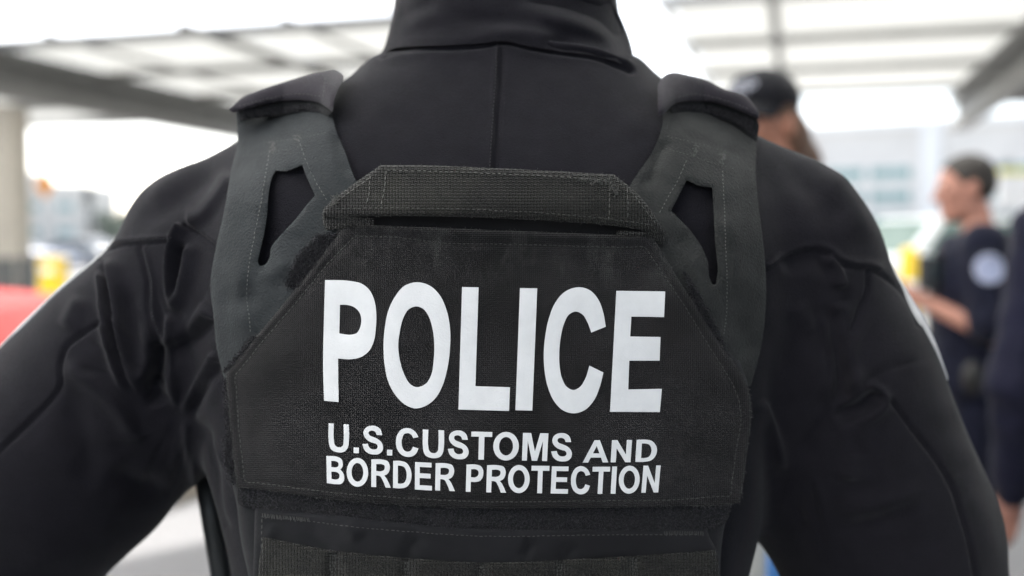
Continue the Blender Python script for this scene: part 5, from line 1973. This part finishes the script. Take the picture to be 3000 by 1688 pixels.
o["label"] = "fabric flap closed over the left shoulder strap"

rx, ry = [1925, 1945, 1976, 2017, 2090, 2173, 2224], [345, 332, 303, 295, 300, 326, 350]
fr_ = flap_depth(rx, ry, 0.770)
RF = [(1927, 252, 1), (1938, 230), (1955, 217), (2023, 222), (2075, 238), (2121, 261), (2193, 287), (2208, 305), (2224, 343), (2222, 350, 1), (2173, 328), (2090, 301), (2017, 296), (1976, 304), (1945, 333), (1929, 341, 1)]
c = Cloth()
c.sheet(spl(RF, n=4), fr_, 0.012, 8, edge=9, drop=0.002)
c.stitch([(1965, 292), (2030, 276), (2110, 290), (2195, 320)], fr_, 7, 5, 1.0, 0.0005, 1)
U2 = [(1960, 312, 1), (2017, 294), (2090, 298), (2173, 324), (2218, 346), (2216, 428, 1), (2195, 405), (2150, 368), (2090, 345), (2030, 330), (1970, 330, 1)]
c.sheet(spl(U2, n=3), lambda X, Y: fr_(X, Y) + 0.006, 0.012, 8, edge=8, drop=0.002, m=2)
c.fuzz([(1985, 312), (2060, 306), (2140, 330), (2205, 352), (2212, 400), (2150, 350), (2060, 325)], lambda X, Y: fr_(X, Y) + 0.006, 700, 8, 0.8, 0.002, 3, 2)
o = c.build("shoulder_flap", [M_FLAP, M_THREAD, M_LOOP, M_FIBRE], vest)
o["label"] = "fabric flap lifting over the right shoulder strap, its fuzzy lining showing"

# ---- round baton hanging at the hip
ba = empty("baton", A(640, 1688, 0.80), label="black round baton hanging beside the vest in the gap under the left arm", cat="baton")
m = MB()
p0, p1 = A(598, 1380, .80), A(650, 1688, .80)
dd = (p1 - p0)
m.tube([p0, p0 + dd * 0.5, p0 + dd, p0 + dd * 1.9], [.0085, .0086, .0086, .0086], 20)
m.build("shaft", mat("matt_black_metal", (0.018, 0.020, 0.021), 0.5, 0.1, 30), ba, True)
m = MB()
m.tube([p0 + dd * 1.9, p0 + dd * 1.92, p0 + dd * 2.5, p0 + dd * 2.52], [.010, .0115, .0115, .010], 20)
m.build("grip", M_RUBBER, ba, True)

# ------------------------------------------------------------------ people in the background
def make_person(loc, rz, label, J, shirt, trouserm, hairm, skin, sleeve=1.0, height=1.0, yaw=0.0, pitch=0.0, hair_style='short', group=None, hands=(1, 1), belt=True, curl=0.6, bulk=0.0):
    """J: joints in the person's own frame, facing +y, left side at -x"""
    root = empty("person", loc, rz, label, "person", group)
    h = height
    sc = lambda p: Vector(p) * h
    HPp = sc((0, .03, 1.645)) if 'head' not in J else sc(J['head'])
    eL, eR, wL, wR = sc(J['eL']), sc(J['eR']), sc(J['wL']), sc(J['wR'])
    shL, shR = sc((-.195, 0, 1.415)), sc((.195, 0, 1.415))
    T = [(.90 * h, 0, .01, .165, .115), (1.0 * h, 0, .01, .160, .115), (1.12 * h, 0, .01, .165, .115), (1.28 * h, 0, .005, .180, .120), (1.40 * h, 0, .0, .165, .105), (1.455 * h, 0, -.005, .110, .080), (1.49 * h, 0, -.005, .070, .06)]

    def build(S, nm, m, it=2, wob=0.0):
        v, q = S.mesh()
        v = relax(v, q, it)
        if wob:
            n = normals(v, q)
            v = v + n * (wob * noise2(v[:, 0] * 900 + v[:, 1] * 800, v[:, 2] * 1000, 45, 17) + wob * 0.6 * noise2(v[:, 0] * 900 - v[:, 1] * 800, v[:, 2] * 700, 22, 18))[:, None]
        o = mesh_obj(nm, v, q, m, None, True)
        o.parent = root
        if nm == 'shirt':
            bvh.append(BVHTree.FromPolygons([tuple(x) for x in v], [tuple(int(i) for i in f) for f in q]))
        return o
    bvh = []
    lo = (-.55, -.30, .02)
    hi = (.55, .62, 1.84 * h)
    S = SDF(lo, hi, 0.0065)
    P, R, Rn = head(S, HPp, yaw, pitch)
    S.cap((0, -.005, 1.44 * h), HPp + Vector((0, -.03, -.07)), .058, .052, k=.02)
    S.loft([(z, a, b, c - .012, d - .012) for z, a, b, c, d in T], k=.02)
    for sh, e, w in ((shL, eL, wL), (shR, eR, wR)):
        S.cap((sh.x * .45, 0, sh.z + .02), sh, .05, .048, k=.03)
        S.cap(sh, e, .047, .038, k=.02)
        S.cap(e, w, .038, .026, k=.012)
    for sgn, e, w, on in ((-1, eL, wL, hands[0]), (1, eR, wR, hands[1])):
        d = (w - e).normalized()
        key = 'pL' if sgn < 0 else 'pR'
        pn = Vector(J.get(key, (-sgn * .8, .1, -.3)))
        hand(S, w, Vector(J.get('dL' if sgn < 0 else 'dR', tuple(d))), pn, -sgn if d.z < -0.5 else sgn, curl=curl)
    for s in (-1, 1):
        S.cap((s * .09, .0, .92 * h), (s * .10, .01, .50 * h), .078, .052, k=.02)
        S.cap((s * .10, .01, .50 * h), (s * .11, -.015, .10), .050, .038, k=.02)
        S.cap((s * .11, -.015, .08), (s * .12, .11, .065), .034, .03, k=.02)
    build(S, "body", skin)
    # shirt
    S = SDF(lo, hi, 0.008)
    S.loft([(.86 * h, 0, .01, .172 + bulk, .122 + bulk)] + [(z, a, b, c + .012 + bulk, d + .012 + bulk) for z, a, b, c, d in T[:-1]], k=.0)
    for sh, e, w in ((shL, eL, wL), (shR, eR, wR)):
        S.cap((sh.x * .40, 0, sh.z + .022), sh, .062, .064, k=.03)
        if sleeve >= 1:
            S.cap(sh, e, .066, .056, k=.03)
            S.cap(e, e + (w - e) * .92, .056, .042, k=.02)
        else:
            S.cap(sh, sh + (e - sh) * sleeve, .068 + bulk * .4, .066 + bulk * .4, k=.03)
    build(S, "shirt", shirt, 2, 0.0035)
    S = SDF(lo, (.55, .62, 1.02 * h), 0.008)
    S.loft([(.84 * h, 0, .01, .158, .118), (.90 * h, 0, .01, .172, .124), (1.0 * h, 0, .01, .165, .118)], k=.0)
    for s in (-1, 1):
        S.cap((s * .085, .0, .88 * h), (s * .10, .01, .50 * h), .094, .072, k=.03)
        S.cap((s * .10, .01, .50 * h), (s * .11, -.012, .13), .070, .062, k=.03)
    S.cut((0, 0, .975 * h), (0, 0, 1))
    S.cut((0, 0, .05), (0, 0, -1))
    build(S, "trousers", trouserm, 2, 0.003)
    for s in (-1, 1):
        S = SDF((s * .115 - .09, -.12, -.01), (s * .115 + .09, .22, .2), 0.008)
        S.cap((s * .11, -.012, .16), (s * .11, -.02, .06), .054, .048, k=.02)
        S.cap((s * .11, -.02, .05), (s * .12, .13, .04), .048, .042, k=.02)
        S.cut((0, 0, 0), (0, 0, -1))
        build(S, "shoe", M_BOOT)
    if belt:
        S = SDF((-.26, -.22, .85 * h), (.26, .26, 1.08 * h), 0.007)
        S.loft([(.945 * h, 0, .01, .186, .136), (1.0 * h, 0, .01, .186, .136)], k=.0)
        for (x, y, z, rx_, rz_) in ((-.19, .03, .93, .035, .075), (.19, .02, .92, .035, .08), (-.15, -.10, .965, .03, .045), (.13, -.11, .965, .03, .045), (-.11, .13, .97, .03, .04)):
            S.ell((x, y, z * h), (rx_, .04, rz_), k=.006)
        build(S, "duty_belt", M_BOOT, 1)
    # hair
    if hair_style == 'short':
        S = SDF(tuple(HPp - Vector((.16, .18, .16))), tuple(HPp + Vector((.16, .18, .17))), 0.005)
        S.ell(P(0, -.016, .036), (.081, .102, .090), k=.01, R=Rn)
        S.ell(P(0, -.040, -.005), (.074, .072, .058), k=.02, R=Rn)
        S.cut(P(0, .052, .052), R @ Vector((0, .82, -.57)))
        build(S, "hair", hairm, 2, 0.001)
    elif hair_style == 'tail':
        S = SDF(tuple(HPp - Vector((.16, .26, .42))), tuple(HPp + Vector((.16, .18, .17))), 0.006)
        S.ell(P(0, -.016, .026), (.082, .102, .088), k=.01, R=Rn)
        S.ell(P(0, -.050, -.03), (.078, .072, .080), k=.02, R=Rn)
        S.ell(P(0, -.080, -.05), (.085, .085, .095), k=.03, R=Rn)
        S.cap(P(0, -.105, -.02), P(0, -.170, -.10), .055, .064, k=.03)
        S.cap(P(0, -.170, -.10), P(.01, -.165, -.22), .064, .050, k=.03)
        S.cap(P(.01, -.150, -.22), P(.015, -.13, -.33), .042, .012, k=.03)
        S.cut(P(0, .040, .045), R @ Vector((0, .88, -.47)))
        build(S, "hair", hairm, 2, 0.002)
    # eyes
    for s in (-1, 1):
        m = MB()
        c0 = P(s * .033, .082, .004)
        for i in range(1):
            bm = bmesh.new()
            bmesh.ops.create_uvsphere(bm, u_segments=12, v_segments=8, radius=.0125)
            m.add([tuple(c0 + v.co) for v in bm.verts], [tuple(v.index for v in f.verts) for f in bm.faces])
            bm.free()
        o = m.build("eye", M_EYE, None, True)
        o.parent = root
    root_bvh[root.name] = bvh[0]
    return root, P, R, Rn


root_bvh = {}
# officer with the round patch, in profile
JB = dict(eL=(-.258, -.03, 1.10), wL=(-.145, .215, 1.215), eR=(.245, .02, 1.12), wR=(.06, .25, 1.23), dL=(.25, .9, .10), dR=(-.35, .8, .30), pL=(.6, .2, .5), pR=(-.8, .2, .2), head=(0, .055, 1.638))
PB_LOC = (1.735, 3.7, 0)
off2, P_, R_, Rn_ = make_person(PB_LOC, math.radians(70), "dark-haired officer in short navy sleeves with a round white patch, in profile facing left", JB, M_NAVY, M_NAVY, M_HAIRD, M_SKIN, sleeve=0.88, yaw=0.22, pitch=-0.12, height=0.970, bulk=0.034)
M_PWHITE = mat("pale_blue_patch", (0.28, 0.31, 0.44), 0.8, 0.25, 40)
M_PRING = mat("patch_ring", (0.40, 0.42, 0.50), 0.8, 0.15, 40)
sh_, el_ = Vector((-.195, 0, 1.415)), Vector((-.258, -.03, 1.10))
po = arm_patch(sh_ * 0.968, el_ * 0.968, .075, (-1, 0, .1), .13, .46, .046, "sleeve_patch", None, [M_PWHITE, M_PRING], 0.003, root_bvh[off2.name])
po.parent = off2
# a metal badge-like collar mark is not visible; the device in his hands is
dv = empty("handheld_device", (1.515, 3.60, 1.275), math.radians(8), "small dark handheld device in the raised hands of the officer in profile", "device")
m = MB()
m.box((0, 0, 0), (.085, .03, .125))
o = m.build("device_case", M_BLACK, None, False, 0.006)
o.parent = dv
m = MB()
m.box((0, -.0165, .008), (.060, .003, .080))
o = m.build("device_screen", M_DGLASS, None)
o.parent = dv
m = MB()
m.tube([(.026, 0, .055), (.026, 0, .11)], [.006, .004], 10)
o = m.build("aerial", M_BLACK, None, True)
o.parent = dv

# person at the right edge in a long-sleeved navy jacket
JC = dict(eL=(-.268, -.03, 1.08), wL=(-.205, .10, .795), pL=(.25, .95, 0), dL=(-.25, .15, -1), eR=(.262, -.03, 1.08), wR=(.24, .06, .80))
make_person((1.372, 2.2, 0), 0.0, "person in a long-sleeved navy jacket cut off by the right edge, hand hanging down", JC, M_NAVYJ, M_NAVY, M_HAIRD, M_SKIN, sleeve=1.0, belt=False, curl=0.45)

# woman with a dark cap
JD = dict(eL=(-.25, -.03, 1.10), wL=(-.20, .10, .88), eR=(.25, -.03, 1.10), wR=(.20, .10, .88))
off3, P_, R_, Rn_ = make_person((0.662, 2.55, 0), math.radians(97), "person in a dark cap with brown hair tied back, half hidden behind the right shoulder", JD, M_NAVY, M_NAVY, M_HAIRB, M_SKIN2, sleeve=0.7, height=1.027, hair_style='tail', pitch=-0.05, yaw=math.radians(38))
M_CAP = mat("black_cap_cloth", (0.010, 0.010, 0.013), 0.85, 0.15, 30, 0.3, 500, spec=0.15, sheen=0.1)
S = SDF((-.13, -.13, 1.60), (.13, .30, 1.86), 0.005)
S.ell(P_(0, -.012, .058), (.090, .110, .085), k=.0, R=Rn_)
S.cut(P_(0, 0, .042), R_ @ Vector((0, .06, -1)))
v_, q_ = S.mesh()
cap_ = mesh_obj("cap", relax(v_, q_, 2), q_, [M_CAP], None)
cap_.parent = off3
# brim
V, Fc = [], []
nb, mb_ = 20, 6
for lay in (0, 1):
    for i in range(nb + 1):
        a = math.radians(-72 + 144 * i / nb)
        for j in range(mb_ + 1):
            t = j / mb_
            rx_ = .086 + .002 * t
            x = math.sin(a) * rx_ * (1 - 0.10 * t)
            y = math.cos(a) * (.100) - .012 + t * .078 * math.cos(a) ** 0.6
            z = .046 - .016 * t - .030 * (x / .09) ** 2 * t - (0.004 if lay else 0)
            V.append(P_(x, y, z))
n_ = (nb + 1) * (mb_ + 1)
for i in range(nb):
    for j in range(mb_):
        p = i * (mb_ + 1) + j
        Fc += [(p, p + 1, p + mb_ + 2, p + mb_ + 1), (n_ + p + mb_ + 1, n_ + p + mb_ + 2, n_ + p + 1, n_ + p)]
lp_ = [i * (mb_ + 1) for i in range(nb + 1)] + [nb * (mb_ + 1) + j for j in range(1, mb_ + 1)] + [i * (mb_ + 1) + mb_ for i in range(nb - 1, -1, -1)] + [j for j in range(mb_ - 1, 0, -1)]
for i in range(len(lp_)):
    p, q2 = lp_[i], lp_[(i + 1) % len(lp_)]
    Fc.append((q2, p, p + n_, q2 + n_))
br = mesh_obj("cap_brim", np.array([tuple(v) for v in V]), Fc, [M_CAP], None)
br.parent = off3
# grey lettering on the cap front
V, Fc = [], []
for k, gl in enumerate("CBP"):
    Pn, Tn, _l = cdt_panel(spl(GL[gl][0], n=3), [spl(x, n=3) for x in GL[gl][1]], 0.12)
    b = len(V)
    for u, v in Pn:
        a = ((k - 1) * 0.034 + (0.5 - u) * 0.028 * -1) / .10
        e = 0.36 + (0.5 - v) * 0.42
        d = Vector((math.sin(a) * math.cos(e) * .0915, math.cos(a) * math.cos(e) * .1115, math.sin(e) * .0865))
        # seen from the front, +x is at the viewer's left
        V.append(P_(-d.x, -.012 + d.y, .058 + d.z))
    Fc += [tuple(int(i) + b for i in t) for t in Tn]
ob = mesh_obj("cap_lettering", np.array([tuple(v) for v in V]), Fc, [mat("grey_embroidery", (0.30, 0.31, 0.36), 0.8, 0.1, 50)], None)
sd = ob.modifiers.new("thickness", 'SOLIDIFY')
sd.thickness = 0.002
sd.offset = 0
ob.parent = off3
